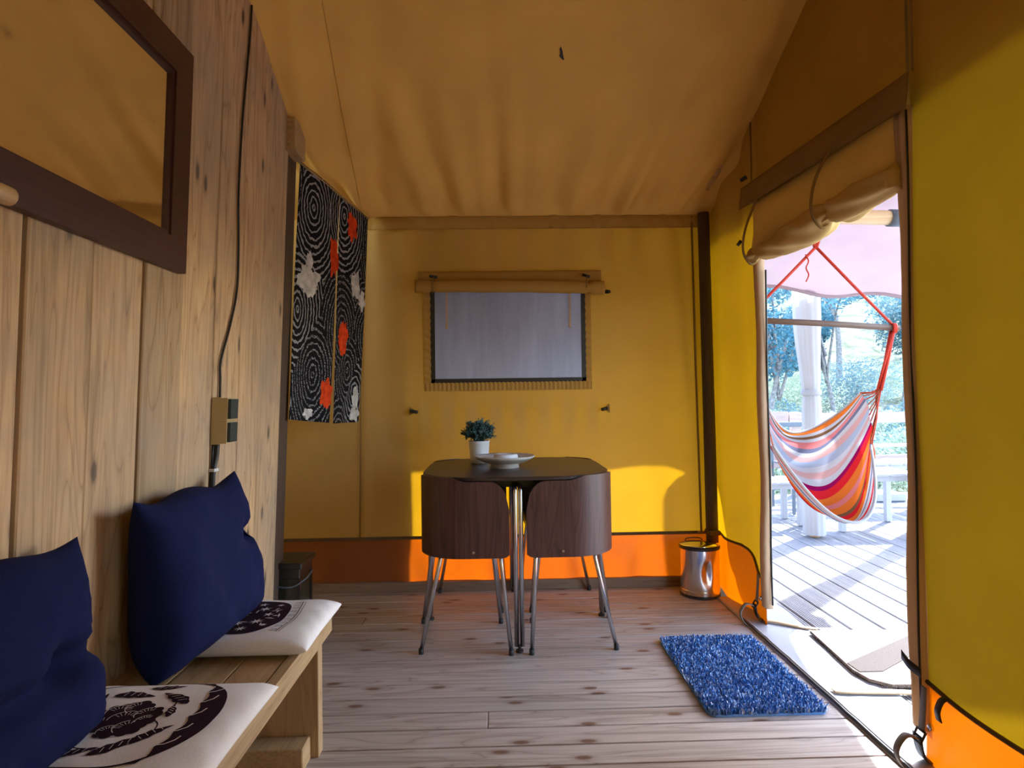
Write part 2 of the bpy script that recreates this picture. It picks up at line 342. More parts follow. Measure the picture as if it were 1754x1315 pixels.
nt.links.new(c, d.inputs[0]); nt.links.new(c, t.inputs[0]); nt.links.new(d.outputs[0], mx.inputs[1]); nt.links.new(t.outputs[0], mx.inputs[2]); nt.links.new(mx.outputs[0], o.inputs[0]); M['hammock'] = m

# blue shag: each tuft one shade
m, nt, o = newmat('blue shag pile'); ge = N(nt, 'ShaderNodeNewGeometry')
c = ramp(nt, ge.outputs['Random Per Island'], [(0.0, (0.02, 0.08, 0.25)), (0.35, (0.05, 0.17, 0.44)), (0.65, (0.15, 0.31, 0.60)), (0.85, (0.42, 0.54, 0.74)), (1.0, (0.62, 0.68, 0.78))])
principled(nt, o, c, 0.9, spec=0.1); M['shag'] = m

# =================================================================== ROOM SHELL
YB = 3.58; XR = 1.24
XL0 = -2.9
def wl(z): return -0.961 + 0.04 * z                                   # leaning face of the plank wall
def struct(o, label, cat='structure'): return tag(o, label, cat, kind='structure')

# floor: bearer slab with boards
floor = struct(obj('floor', box(XL0, 1.165, -1.7, 3.66, -0.10, -0.022), M['trim']), 'worn grey brown floorboards running across the tent', 'floor')
y = 3.60; k = 0
fb = None
while y > -1.65:
    y0 = y - 0.104
    xs = [XL0, 1.155]
    if k % 3 == 1: xs = [XL0, random.uniform(-0.9, 0.7), 1.155]
    for a, b in zip(xs[:-1], xs[1:]):
        obj('floorboard', box(a + 0.001, b - 0.001, y0, y, -0.022, 0.0, 0.0022), M['floor'], floor)
    y -= 0.1085; k += 1

# left wall of upright planks, leaning slightly inwards
def zedge(yy):                                                          # where the roof canvas meets the plank wall
    pts = [(-1.7, 2.35), (0.9, 3.10), (2.23, 2.51), (2.74, 2.26), (3.2, 2.15), (3.62, 2.10)]
    for (a, za), (b, zb) in zip(pts[:-1], pts[1:]):
        if yy <= b: return za + (zb - za) * (yy - a) / (b - a)
    return 2.10
wall_left = struct(obj('wall_left', join(box(-1.04, -1.00, -1.65, 2.70, 0.25, 0.33), box(-1.01, -0.97, -1.65, 2.70, 1.15, 1.23)), M['darkpost']), 'wall of upright reclaimed wooden planks', 'wall')
edges = [2.70, 2.455, 2.265, 2.06, 1.845, 1.645, 1.440, 1.235, 1.03, 0.83, 0.62, 0.42, 0.20, 0.0, -0.21, -0.42, -0.62, -0.83, -1.04, -1.25, -1.46, -1.65]
gaps = {1.235: 0.010, 1.440: 0.0065, 1.645: 0.0055, 2.06: 0.006, 2.455: 0.005, 1.845: 0.0015, 2.265: 0.0025}
obj('gap_shade_board', ([(wl(z) + dx, yy, z) for yy in (-1.65, 2.70) for z in (0.0, 2.12) for dx in (-0.045, -0.029)], [(0, 1, 3, 2), (4, 6, 7, 5), (0, 4, 5, 1), (2, 3, 7, 6), (0, 2, 6, 4), (1, 5, 7, 3)]), M['blackmetal'], wall_left)  # black sheet added behind the planks so the gaps look shaded
for b, a in zip(edges[:-1], edges[1:]):
    ga = gaps.get(a, 0.002); gb = gaps.get(b, 0.002); pr = random.uniform(-0.002, 0.003)
    V = []; n = 14; e = 0.003
    for i in range(n + 1):
        f = i / n
        for (yy, dx) in ((a + ga / 2, -0.028), (a + ga / 2, -e), (a + ga / 2 + e, 0), (b - gb / 2 - e, 0), (b - gb / 2, -e), (b - gb / 2, -0.028)):
            zt = zedge(yy) + 0.015; z = 0.0 + zt * f
            jit = 0.0025 * nz(z * 3.1, yy * 9.7) + 0.0012 * nz(z * 11, yy * 5)
            V.append((wl(z) + dx + pr, yy + jit, z))
    F = []
    for i in range(n):
        for q in range(6):
            r = (q + 1) % 6; F.append((i * 6 + q, i * 6 + r, i * 6 + 6 + r, i * 6 + 6 + q))
    F += [tuple(range(5, -1, -1)), tuple(n * 6 + q for q in range(6))]
    obj('plank', (V, F), M['plank'], wall_left)
# dark end post and the small block
struct(obj('trim_1', xf(box(-0.045, 0.0, 2.705, 2.832, 0.0, 2.24, 0.004), Matrix(((1, 0, 0.04, -0.967), (0, 1, 0, 0), (0, 0, 1, 0), (0, 0, 0, 1)))), M['darkpost']), 'dark upright post at the end of the plank wall', 'post')
bk = thing('wooden_block', (-0.87, 2.73, 2.13), 'short wooden block fixed at the top end of the plank wall', 'block')
obj('block_body', box(-0.900, -0.832, 2.66, 2.80, 2.135, 2.275, 0.003), M['bench'], bk)

# roof canvas
def zroof(x, yy):
    if yy > 0.9: z = 2.105 + 0.452 * (YB - yy)
    else: z = 2.105 + 0.452 * (YB - 0.9) - 0.36 * (0.9 - yy)
    # gentle sag between supports
    t = min(1, max(0, (x + 0.87) / 2.1)); z -= 0.035 * math.sin(math.pi * t) * sm(3.6, 2.6, yy) if x > -0.87 else 0
    d = max(0.0, z - zedge(yy))
    k_ = abs(x + 0.885); z -= d * (1 - sm(0.02, 0.36, k_)) if yy < YB else 0
    # folds fanning out from the back edge
    dist = YB - yy
    if dist > 0 and x > -0.86:
        xs = x + (x - 0.15) * -0.28 * dist
        w_ = sm(0.0, 0.10, dist) * math.exp(-dist / 0.50)
        z += w_ * (0.046 * math.sin(xs * 41 + 2.2 * nz(xs * 3.0)) * (0.55 + 0.6 * nz(xs * 5.0, 3)) + 0.032 * math.sin(xs * 23 + 1.0))
        z += 0.012 * nz(x * 1.6, yy * 1.1, 4) * sm(0, 0.5, dist)
        # wrinkles along the slack left edge
        wl_ = math.exp(-abs(x + 0.70) / 0.16); z += wl_ * 0.030 * math.sin(yy * 6 + x * 30) * sm(0, 0.3, dist)
    return z
(g_, uv) = grid(lambda u, v: ((lambda x, yy: (x, yy, zroof(x, yy)))(-0.95 + 2.27 * u, YB + 0.005 - 5.25 * v)), 190, 230)
ceiling = struct(obj('ceiling', g_, M['roof'], None, True, uv=uv), 'sloping ochre canvas tent roof', 'ceiling')
(g_, uv) = grid(lambda u, v: ((lambda x, yy: (x, yy, zroof(x, yy)))(XL0 + 1.955 * u, YB + 0.005 - 5.25 * v)), 14, 40)
obj('roof_panel', g_, M['roof'], ceiling, True)
# roof seam
def roof_line(pts, r, n=40):
    P = spline([(x, yy, 0) for x, yy in pts], 8); return tube([(p.x, p.y, zroof(p.x, p.y) - 0.0015) for p in P], r, 6)
obj('seam', roof_line([(-0.50, 0.9), (-0.615, 2.1), (-0.68, 2.9), (-0.715, 3.56)], 0.0022), M['roof'], ceiling, True)
# rafter pole lying on top of the canvas along the right edge
struct(obj('trim_2', tube([(1.19, 3.62, 2.105 + 0.055), (1.19, 0.9, 2.105 + 0.452 * 2.68 + 0.05)], 0.05, 14), M['log'], None, True), 'rafter pole above the roof canvas by the door wall', 'rafter')
# dark flaw in the roof canvas
def roofpatch(pts, cx, cy):
    V = [(cx + a, cy + b, zroof(cx + a, cy + b) - 0.003) for a, b in pts]; V2 = [(p[0], p[1], p[2] - 0.003) for p in V]; n = len(V)
    return V + V2, [tuple(range(n)), tuple(range(2 * n - 1, n - 1, -1))] + [(i, (i + 1) % n, n + (i + 1) % n, n + i) for i in range(n)]

# back wall canvas
def yback(x, z):
    a = 0.026 * math.sin(x * 31 + 2 * nz(x * 2.5)) * sm(1.70, 2.05, z) * (0.6 + 0.7 * nz(x * 4.0, 9)) + 0.007 * nz(x * 3, z * 1.2) + 0.010 * math.sin(x * 46) * sm(1.12, 1.0, z) * sm(0.75, 1.0, z) * (1 if -0.45 < x < 0.6 else 0)
    a += 0.02 * math.exp(-((x - (1.07 + 0.05 * (2.0 - z))) / 0.025) ** 2) * 0.5 * sm(0.6, 1.6, z) + 0.012 * sm(0.8, 1.2, x) * math.sin(x * 20 + z * 2)
    return YB + a
WX0, WX1, WZ0, WZ1 = -0.368, 0.515, 1.163, 1.70
def cut(x, z): return WX0 + 0.012 < x < WX1 - 0.012 and WZ0 + 0.012 < z < WZ1
nx, nzv = 210, 92
(g_, uv) = grid(lambda u, v: (XL0 + (XR - XL0) * u, yback(XL0 + (XR - XL0) * u, 0.295 + 1.82 * v), 0.295 + 1.82 * v), nx, nzv, lambda u, v: not cut(XL0 + (XR - XL0) * u, 0.295 + 1.82 * v))
wall_back = struct(obj('wall_back', g_, M['canvas'], None, True, uv=uv), 'ochre canvas back wall glowing where the sun hits it', 'wall')
(g_, uv) = grid(lambda u, v: ((lambda x, z: (x, YB - 0.004 + 0.009 * math.sin(x * 17 + 3 * nz(x * 4, z * 2)) * sm(0.3, 0.15, z), z))(XL0 + (XR - XL0) * u, 0.045 + 0.252 * v)), 160, 8)
obj('skirt', g_, M['skirt'], wall_back, True)
(g_, uv) = grid(lambda u, v: ((lambda x: (x, YB - 0.010, 0.288 + 0.018 * v))(XL0 + (XR - XL0) * u)), 60, 1)
obj('skirt_binding', g_, M['seam'], wall_back)
def bandy(u, v):
    x = -0.72 + 1.92 * u; z = 2.035 + 0.072 * v
    return (x, YB - 0.012 - 0.004 * math.sin(x * 60 + 40 * v + 3 * nz(x * 5)) - 0.006 * math.sin(math.pi * v), z)
(g_, uv) = grid(bandy, 180, 6); obj('header_band', g_, M['band'], wall_back, True)
for za in (2.036, 2.106): obj('stitched_seam', tube([(-0.72 + 0.0192 * i, YB - 0.016, za) for i in range(101)], 0.0025, 5), M['band'], wall_back, True)
obj('upright_seam', tube([(-0.735, YB - 0.008, 2.03), (-0.76, YB - 0.008, 1.2), (-0.775, YB - 0.008, 0.30)], 0.004, 6), M['canvas_dark'], wall_back, True)
obj('upright_seam', tube([(1.132, YB - 0.014, 2.10), (1.140, YB - 0.014, 1.2), (1.153, YB - 0.014, 0.30)], 0.006, 6), M['canvas_dark'], wall_back, True)
struct(obj('baseboard_back', box(XL0, 1.26, 3.55, 3.61, -0.002, 0.055, 0.004), M['trim']), 'low wooden sill beam under the orange skirt of the back wall', 'baseboard')

# left far canvas of the sleeping cabin and front wall behind the viewer
(g_, uv) = grid(lambda u, v: (XL0, -1.67 + 5.25 * u, 2.02 * v), 20, 8); struct(obj('wall_bedroom', g_, M['canvas']), 'canvas wall of the sleeping cabin behind the planks', 'wall')
(g_, uv) = grid(lambda u, v: (XL0 + (XR - XL0) * u, -1.67, 2.25 * v), 20, 8); struct(obj('wall_front', g_, M['canvas']), 'canvas front wall of the tent behind the viewer', 'wall')

# right wall with the doorway, plus an added unseen gap for fill light
DY0, DY1 = 1.838, 2.92                                   # doorway along the wall
def topr(yy): return zroof(1.235, yy) + 0.01
def xr(yy, z):
    a = 0.005 * nz(yy * 3, z * 1.3) + 0.010 * math.sin(yy * 9 + z * 1.5) * 0.3
    dj = yy - DY1
    if dj > 0: a += 0.028 * math.exp(-((dj - 0.18 - 0.05 * z) / 0.10) ** 2) - 0.02 * math.exp(-((dj - 0.42) / 0.10) ** 2)
    if yy < DY0: a += 0.010 * math.sin((yy * 14) + z * 3.5) * math.exp((yy - DY0) / 0.18) 
    return XR + a
def rp(y0, y1, z0f, z1f, nu, nv):
    return grid(lambda u, v: ((lambda yy: (lambda z: (xr(yy, z), yy, z))(z0f(yy) + (z1f(yy) - z0f(yy)) * v))(y0 + (y1 - y0) * u)), nu, nv)
def seamz(yy): return 0.31 if yy > 3.2 else (0.31 + 0.01 * math.sin(yy * 9) - 0.11 * sm(3.2, 2.95, yy) if yy > 2.5 else 0.232 + 0.012 * math.sin(yy * 7))
(g1, u1) = rp(DY1, 3.60, seamz, topr, 40, 50); (g2, u2) = rp(-0.30, DY0, seamz, topr, 100, 60); (g4, u4) = rp(-1.67, -0.75, seamz, topr, 40, 40); (g5, u5) = rp(-0.75, -0.30, lambda yy: 1.96, topr, 40, 18); (g3, u3) = rp(DY0, DY1, lambda yy: 1.96, topr, 40, 18)
wall_right = struct(obj('wall_right', join(g2, g3, g4, g5), M['canvas_shaded'], None, True), 'ochre canvas side wall around the open doorway', 'wall')
obj('side_panel', g1, M['canvas'], wall_right, True)  # split off in the more translucent cloth so the jamb looks brighter lit
(g_, uv) = rp(DY1, 3.58, lambda yy: 0.0, seamz, 30, 8); obj('skirt', g_, M['skirt'], wall_right, True)
(g_, uv) = rp(-0.30, DY0, lambda yy: 0.0, seamz, 60, 8); obj('skirt', g_, M['skirt'], wall_right, True)
(g_, uv) = rp(-1.67, -0.75, lambda yy: 0.0, seamz, 30, 8); obj('skirt', g_, M['skirt'], wall_right, True)
for y0, y1, mt in ((DY1, 3.58, 'seam'), (-0.30, DY0, 'seam'), (-1.67, -0.75, 'seam')):
    P = [(xr(y0 + (y1 - y0) * i / 40, 0.27) - 0.006, y0 + (y1 - y0) * i / 40, seamz(y0 + (y1 - y0) * i / 40)) for i in range(41)]
    obj('skirt_binding', tube(P, 0.0065, 6), M[mt], wall_right, True)
for sy in (1.80, 2.965):                                            # thin seams above the doorway
    obj('upright_seam', tube([(XR - 0.006, sy, 2.02), (XR - 0.006, sy, topr(sy) - 0.01)], 0.0035, 6), M['canvas_dark'], wall_right, True)

# ---- doorway: header strip, jamb hems, rolled door flap
door = thing('door_1', (XR, 2.4, 0), 'zipped canvas doorway with its flap rolled up at the top', 'door', kind='structure')
def strip(u, v):
    yy = 1.78 + 1.24 * u; z = (2.005 + 0.072 * u) - 0.105 + 0.105 * v
    return (XR - 0.030 - 0.012 * (1 - v) + 0.003 * nz(yy * 6), yy, z)
(g_, uv) = grid(strip, 40, 4); solid(obj('header_strip', g_, M['canvas_dark'], door, True), 0.006)
def jamb(y0, zt, w_, sgn, ph):
    V, F = [], []; n = 44; prof = [(-0.016, 0.0), (-0.020, 0.35), (-0.012, 0.5), (-0.020, 0.65), (-0.014, 1.0), (0.016, 1.0), (0.016, 0.0)]
    for i in range(n + 1):
        z = 0.09 + (zt - 0.09) * i / n
        for dx, t in prof: V.append((XR + dx + 0.004 * math.sin(z * 9 + ph), y0 + sgn * w_ * t + 0.006 * math.sin(z * 4 + ph) + 0.0025 * nz(z * 20, ph), z))
    m_ = len(prof)
    for i in range(n):
        for q in range(m_): r = (q + 1) % m_; F.append((i * m_ + q, i * m_ + r, i * m_ + m_ + r, i * m_ + m_ + q))
    F += [tuple(range(m_ - 1, -1, -1)), tuple(n * m_ + q for q in range(m_))]
    return V, F
obj('door_hem', jamb(DY0 - 0.020, 1.93, 0.052, 1, 0.3), M['hem'], door, True)
obj('door_hem', jamb(DY1 + 0.01, 1.74, 0.05, -1, 1.7), M['hem'], door, True)
obj('zip', tube([(XR - 0.020, DY0 - 0.022 + 0.004 * math.sin(z * .4), 0.11 + 0.06 * z) for z in range(31)], 0.0035, 6), M['black'], door, True)
obj('zip', tube([(XR + 0.012, DY1 - 0.045 + 0.004 * math.sin(z * .4), 0.11 + 0.055 * z) for z in range(29)], 0.0045, 6), M['black'], door, True)
def flapcloth(u, v):                                                # slack cloth between strip and roll
    yy = 1.842 + 1.10 * u; zt = 1.93 + 0.06 * u; zb = 1.70 - 0.015 * u
    z = zt + (zb - zt) * v
    en = sm(0, 0.10, u) * sm(1.0, 0.92, u); return (XR - 0.012 - en * (0.050 * math.sin(math.pi * 0.5 * v) + 0.02 * math.sin(yy * 7 + v * 3) * v + 0.015 * nz(yy * 4, v * 3)), yy, z)
(g_, uv) = grid(flapcloth, 60, 14); solid(obj('flap_cloth', g_, M['flap'], door, True), 0.004)
def rollpt(u, a):
    yy = 1.845 + 1.09 * u
    pinch = 1 - 0.55 * math.exp(-((u - 0.33) / 0.035) ** 2) - 0.45 * math.exp(-((u - 0.90) / 0.03) ** 2)
    R_ = (0.036 + 0.026 * math.sin(math.pi * min(1, u * 1.1)) + 0.006 * nz(u * 9, a)) * pinch * (0.7 + 0.3 * sm(1.0, 0.94, u))
    zc = 1.722 - 0.045 * math.sin(math.pi * u) * 0.3 + 0.02 * math.exp(-((u - 0.33) / 0.05) ** 2)
    w_ = 0.006 * math.sin(5 * a + u * 24)
    return (XR - 0.035 + (R_ * 1.0 + w_) * math.cos(a), yy, zc + (R_ * 0.95 + w_) * math.sin(a))
nu_, na_ = 90, 28; V = [rollpt(i / nu_, 2 * math.pi * k / na_) for i in range(nu_ + 1) for k in range(na_)]; F = []
for i in range(nu_):
    for k in range(na_): F.append((i * na_ + k, i * na_ + (k + 1) % na_, (i + 1) * na_ + (k + 1) % na_, (i + 1) * na_ + k))
F += [tuple(range(na_ - 1, -1, -1)), tuple(nu_ * na_ + k for k in range(na_))]
obj('rolled_flap', (V, F), M['flap'], door, True)
for u in (0.33, 0.90):
    yy = 1.872 + 1.10 * u
    P = spline([(XR - 0.035, yy - 0.06, 1.95 + 0.05 * u), (XR - 0.085, yy - 0.02, 1.85), (XR - 0.095, yy, 1.74), (XR - 0.06, yy, 1.675), (XR - 0.02, yy, 1.70)], 6)
    obj('tie_strap', tube(P, 0.0055, 6), M['canvas_dark'], door, True)
obj('toggle', tube([(XR - 0.03, 2.965, 2.115), (XR - 0.05, 2.985, 2.105)], 0.010, 8), M['black'], door, True)
obj('toggle', tube([(XR - 0.10, 2.87, 1.785), (XR - 0.115, 2.875, 1.765)], 0.008, 8), M['black'], door, True)

# ---- window in the back wall
win = thing('window_1', (0.07, YB, WZ0), 'frosted plastic tent window with a dark border', 'window', kind='structure')
(g_, uv) = grid(lambda u, v: (WX0 + 0.02 + (WX1 - WX0 - 0.04) * u, YB - 0.002 + 0.003 * nz(u * 5, v * 3), WZ0 + 0.02 + (WZ1 - WZ0 - 0.03) * v), 30, 16)
obj('window_sheet', g_, M['pvc'], win, True)
for nm, (a, b, c_, d_) in (('border', (WX0, WX0 + 0.026, WZ0, WZ1)), ('border', (WX1 - 0.026, WX1, WZ0, WZ1)), ('border', (WX0, WX1, WZ0, WZ0 + 0.024))):
    obj(nm, box(a, b, YB - 0.010, YB - 0.002, c_, d_, 0.002), M['blackmetal'], win)
def hemw(u, v, x0, x1, z0, z1, kx, kz):
    x = x0 + (x1 - x0) * u; z = z0 + (z1 - z0) * v
    return (x, YB - 0.009 + 0.0022 * math.sin(x * kx + z * kz), z)
for a in ((WX0 - 0.035, WX1 + 0.03, WZ0 - 0.045, WZ0 + 0.003, 260, 0), (WX0 - 0.035, WX0 + 0.003, WZ0, WZ1, 60, 150), (WX1 - 0.003, WX1 + 0.03, WZ0, WZ1, 60, 150)):
    (g_, uv) = grid(lambda u, v: hemw(u, v, *a), 200 if a[4] > 100 else 6, 4 if a[4] > 100 else 90); obj('gathered_hem', g_, M['band'], win, True)
# rolled blind above the window
bl = thing('window_blind', (0.085, YB - 0.03, 1.66), 'ochre canvas blind rolled up above the frosted window', 'blind')
(g_, uv) = grid(lambda u, v: ((lambda x: (x, YB - 0.016 - 0.008 * (1 - v) - 0.003 * math.sin(x * 40 + v * 5), 1.70 + 0.095 * v))(-0.436 + 1.042 * u)), 80, 5)
solid(obj('blind_backing', g_, M['band'], bl, True), 0.004)
def blroll(i, k):
    u = i / 70; a = 2 * math.pi * k / 20; x = -0.446 + 1.064 * u
    R_ = 0.034 * (1 - 0.18 * math.exp(-((u - 0.09) / .02) ** 2) - 0.25 * math.exp(-((u - 0.915) / .012) ** 2)) + 0.003 * nz(u * 12, a)
    if u > 0.93: R_ += 0.004
    return (x, YB - 0.045 - R_ * 0.8 * math.cos(a), 1.706 - 0.018 * u + R_ * math.sin(a) * 1.05 + 0.006 * math.sin(math.pi * u))
V = [blroll(i, k) for i in range(71) for k in range(20)]; F = [(i * 20 + k, i * 20 + (k + 1) % 20, (i + 1) * 20 + (k + 1) % 20, (i + 1) * 20 + k) for i in range(70) for k in range(20)]
F += [tuple(range(19, -1, -1)), tuple(70 * 20 + k for k in range(20))]
obj('blind_roll', (V, F), M['flap'] if False else M['band'], bl, True)
for x, dz in ((-0.345, 0.0), (0.515, -0.006)):
    obj('toggle', tube([(x - 0.02, YB - 0.045, 1.764 + dz * 0), (x + 0.022, YB - 0.05, 1.756 + dz)], 0.008, 8), M['black'], bl, True)
    obj('loop', tube([(x, YB - 0.05, 1.757), (x, YB - 0.078, 1.735), (x, YB - 0.082, 1.70), (x - 0.004, YB - 0.05, 1.668)], 0.003, 6), M['canvas_dark'], bl, True)
for x in (-0.273, 0.425):                                            # hanging ties in front of the sheet
    V, F = [], []
    obj('hanging_tie', join(box(x - 0.005, x + 0.005, YB - 0.013, YB - 0.010, 1.50, 1.70), box(x - 0.008, x + 0.006, YB - 0.015, YB - 0.009, 1.468, 1.505, 0.003)), M['hem'], bl)
def hook(x, z, flip, lab):
    h = thing('toggle_hook', (x, YB - 0.02, z - 0.02), lab, 'hook', 'black toggle hooks on the back wall')
    s = flip
    V = [(x - s * 0.012, YB - 0.008, z + 0.026), (x - s * 0.014, YB - 0.008, z - 0.026), (x + s * 0.024, YB - 0.008, z - 0.002), (x - s * 0.012, YB - 0.013, z + 0.026), (x - s * 0.014, YB - 0.013, z - 0.026), (x + s * 0.024, YB - 0.013, z - 0.002)]
    obj('patch', (V, [(0, 1, 2), (5, 4, 3), (0, 3, 4, 1), (1, 4, 5, 2), (2, 5, 3, 0)]), M['canvas_dark'], h)
    obj('toggle', tube([(x - 0.005, YB - 0.022, z), (x + 0.036 * s, YB - 0.034, z - 0.006)], [0.011, 0.009], 8), M['black'], h, True)
hook(-0.478, 1.008, 1, 'black toggle on a small patch below the window, over the pot plant side')
hook(0.630, 1.008, -1, 'black toggle on a small patch below the window, nearer the tent corner post')
pgr = obj('toggle_peg', tube([(0.635, YB - 0.012, 1.672), (0.650, YB - 0.035, 1.668)], [0.012, 0.009], 8), M['black'], None, True); tag(pgr, 'small black peg on the back wall beside the rolled blind', 'peg')

# ---- dark corner post
cp = thing('corner_post', (1.215, 3.5, 0), 'dark upright wooden post in the corner behind the bin', 'post')
obj('post_shaft', tube([(1.196, 3.505, 0.0), (1.190, 3.505, 0.9), (1.180, 3.505, 2.10)], [0.034, 0.033, 0.032], 14), M['darkpost'], cp, True)
obj('post_bracket', box(1.165, 1.228, 3.46, 3.545, 0.30, 0.325, 0.004), M['seam'], cp)

# roof flaw
rf = obj('dead_leaf', roofpatch([(-0.006, -0.030), (0.003, -0.010), (0.007, 0.006), (0.014, 0.030), (0.006, 0.026), (-0.009, 0.010), (-0.006, 0.0), (-0.010, -0.018)], 0.2925, 2.598), M['black']); tag(rf, 'small dark dead leaf stuck to the roof canvas', 'leaf')

# =================================================================== FURNITURE
# ---- table
TX, TY = 0.085, 3.11; TZ = 0.740
tb = thing('dining_table', (TX, TY, 0), 'dark brown rounded square dining table against the back wall', 'table')
def rsq(h, r, n=12):
    P = []
    for q, (sx, sy) in enumerate(((1, 1), (-1, 1), (-1, -1), (1, -1))):
        for i in range(n + 1):
            a = math.pi / 2 * (q + i / n); P.append((sx * (h - r) + r * math.cos(a), sy * (h - r) + r * math.sin(a)))
    return P
def rsq_slab(cx, cy, h, r, z0, z1, bev):
    rings = [(h - bev, z0), (h, z0 + bev), (h, z1 - bev), (h - bev, z1)]; V = []; n = 52
    for hh, z in rings: V += [(cx + x, cy + y_, z) for x, y_ in rsq(hh, r - (h - hh))]
    F = [(i * n + k, i * n + (k + 1) % n, (i + 1) * n + (k + 1) % n, (i + 1) * n + k) for i in range(3) for k in range(n)]
    return V, F + [tuple(range(n - 1, -1, -1)), tuple(3 * n + k for k in range(n))]
obj('tabletop', rsq_slab(TX, TY, 0.428, 0.27, TZ - 0.017, TZ, 0.003), M['tabletop'], tb)
obj('apron', rsq_slab(TX, TY, 0.30, 0.15, TZ - 0.060, TZ - 0.017, 0.002), M['blackmetal'], tb)
for q in range(4):
    a = q * math.pi / 2; c_, s_ = math.cos(a), math.sin(a)
    def T(x, y_, z): return (TX + c_ * x - s_ * y_, TY + s_ * x + c_ * y_, z)
    g_ = [tube([T(0, -0.30, TZ - 0.045), T(dx, -0.385, TZ - 0.045), T(dx, -0.402, TZ - 0.05), T(dx, -0.412, TZ - 0.07), T(dx, -0.418, 0.025)], 0.0105, 10) for dx in (-0.0115, 0.0115)]
    lg = obj('leg', join(*g_), M['chrome'], tb, True)
    obj('foot', join(tube([T(0, -0.418, 0.0), T(0, -0.418, 0.010)], 0.016, 12), tube([T(0, -0.418, 0.008), T(0, -0.418, 0.030)], 0.007, 8)), M['rubber'], lg)
# ---- four wrap-round chairs (local frame: chair of the corner x<0, y<0 of the table)
def back_path(u):                                                    # u 0..1 from the camera-side leg round the outer corner
    R = 0.430; r = 0.20; L1 = R - r - 0.036; La = math.pi / 2 * r; tot = 2 * L1 + La; s = u * tot
    if s < L1: return (-0.036 - s, -R), (0, -1)
    if s < L1 + La:
        a = (s - L1) / r; return (-(R - r) - r * math.sin(a), -(R - r) - r * math.cos(a)), (-math.sin(a), -math.cos(a))
    return (-R, -(R - r) + (s - L1 - La)), (-1, 0)
CH0 = (-0.24, -0.24)
def backrest():
    nu, nv = 44, 12; V, F = [], []; tot = 2 * (0.43 - 0.20 - 0.036) + math.pi / 2 * 0.2
    for side, off in ((0, 0.0), (1, -0.013)):
        for i in range(nu + 1):
            u = i / nu; s = min(u, 1 - u) * tot
            (x, y_), (nx_, ny_) = back_path(u)
            top = 0.7215 + 0.020 * sm(0.18, 0.27, s) ; e = 0.085
            if s < e: top = 0.7215 - 0.125 * (1 - math.sqrt(max(0, 1 - ((e - s) / e) ** 2)))
            bot = 0.398
            if s < 0.02: bot += 0.014 * (1 - s / 0.02)
            for j in range(nv + 1):
                V.append((x + nx_ * off - CH0[0], y_ + ny_ * off - CH0[1], bot + (top - bot) * j / nv))
    W_ = nv + 1; B = (nu + 1) * W_
    for i in range(nu):
        for j in range(nv):
            a = i * W_ + j; F.append((a, a + W_, a + W_ + 1, a + 1)); F.append((B + a + 1, B + a + W_ + 1, B + a + W_, B + a))
    for i in range(nu):
        a = i * W_; F.append((a, B + a, B + a + W_, a + W_)); a += nv; F.append((a + W_, B + a + W_, B + a, a))
    for j in range(nv):
        F.append((j + 1, B + j + 1, B + j, j)); a = nu * W_ + j; F.append((a, B + a, B + a + 1, a + 1))
    return V, F
def seat():
    P = []
    for i in range(25):
        (x, y_), (nx_, ny_) = back_path(i / 24); P.append((x - nx_ * 0.022 - CH0[0], y_ - ny_ * 0.022 - CH0[1]))
    P.append((-0.06 - CH0[0], -0.06 - CH0[1])); n = len(P); V = []
    c_ = (0, 0)
    for k_, z in ((0.97, 0.415), (1.0, 0.425), (1.0, 0.448), (0.96, 0.458)): V += [(x * k_, y_ * k_, z) for x, y_ in P]
    F = [(i * n + (q + 1) % n, i * n + q, (i + 1) * n + q, (i + 1) * n + (q + 1) % n) for i in range(3) for q in range(n)]
    return V, F + [tuple(range(n)), tuple(3 * n + q for q in range(n - 1, -1, -1))]
def make_chair(label):
    ch = thing('dining_chair', (TX + CH0[0], TY + CH0[1], 0), label, 'chair', 'wrap-round chairs tucked under the table')
    obj('backrest', backrest(), M['veneer'], ch, True, True).modifiers.new('edges', 'EDGE_SPLIT')
    obj('seat', seat(), M['blackmetal'], ch, False, True)
    for top, bend, foot in (((-.20, -.20), (-.335, -.335), (-.417, -.412)), ((-.14, -.30), (-.075, -.395), (-.036, -.448)), ((-.30, -.14), (-.395, -.075), (-.448, -.05)), ((-.16, -.16), (-.115, -.115), (-.077, -.072))):
        B = lambda p: (p[0] - CH0[0], p[1] - CH0[1])
        t_, b_, f_ = B(top), B(bend), B(foot)
        k_ = lambda a, b, t: (a[0] + (b[0] - a[0]) * t, a[1] + (b[1] - a[1]) * t)
        P = [(*t_, 0.405), (*k_(t_, b_, .75), 0.405), (*k_(t_, b_, .93), 0.400), (*k_(b_, f_, .02), 0.388), (*k_(b_, f_, .08), 0.360), (*f_, 0.012)]
        lg = obj('leg', tube(P, 0.0092, 10), M['chrome'], ch, True, True)
        obj('foot_cap', tube([(*f_, 0.0), (*f_, 0.022)], 0.0112, 10), M['rubber'], lg, True, True)
    for nm, (x, y_) in (('screw', (-0.19, -0.4305)), ('screw', (-0.4305, -0.19))):
        d_ = (0, -1) if y_ < x else (-1, 0)
        obj(nm, tube([(x - CH0[0], y_ - CH0[1], 0.425), (x - CH0[0] + d_[0] * 0.004, y_ - CH0[1] + d_[1] * 0.004, 0.425)], 0.006, 10), M['chrome'], ch, False, True)
    return ch
chairs = [make_chair('dark wood wrap-round chair in deep shade, room side of table towards the bench')]
labs = ['dark wood wrap-round chair with lit grain, room side of table towards the blue mat', 'dark wood wrap-round chair by the back wall, on the waste bin side of the table', 'dark wood wrap-round chair by the back wall, on the curtain side of the table']
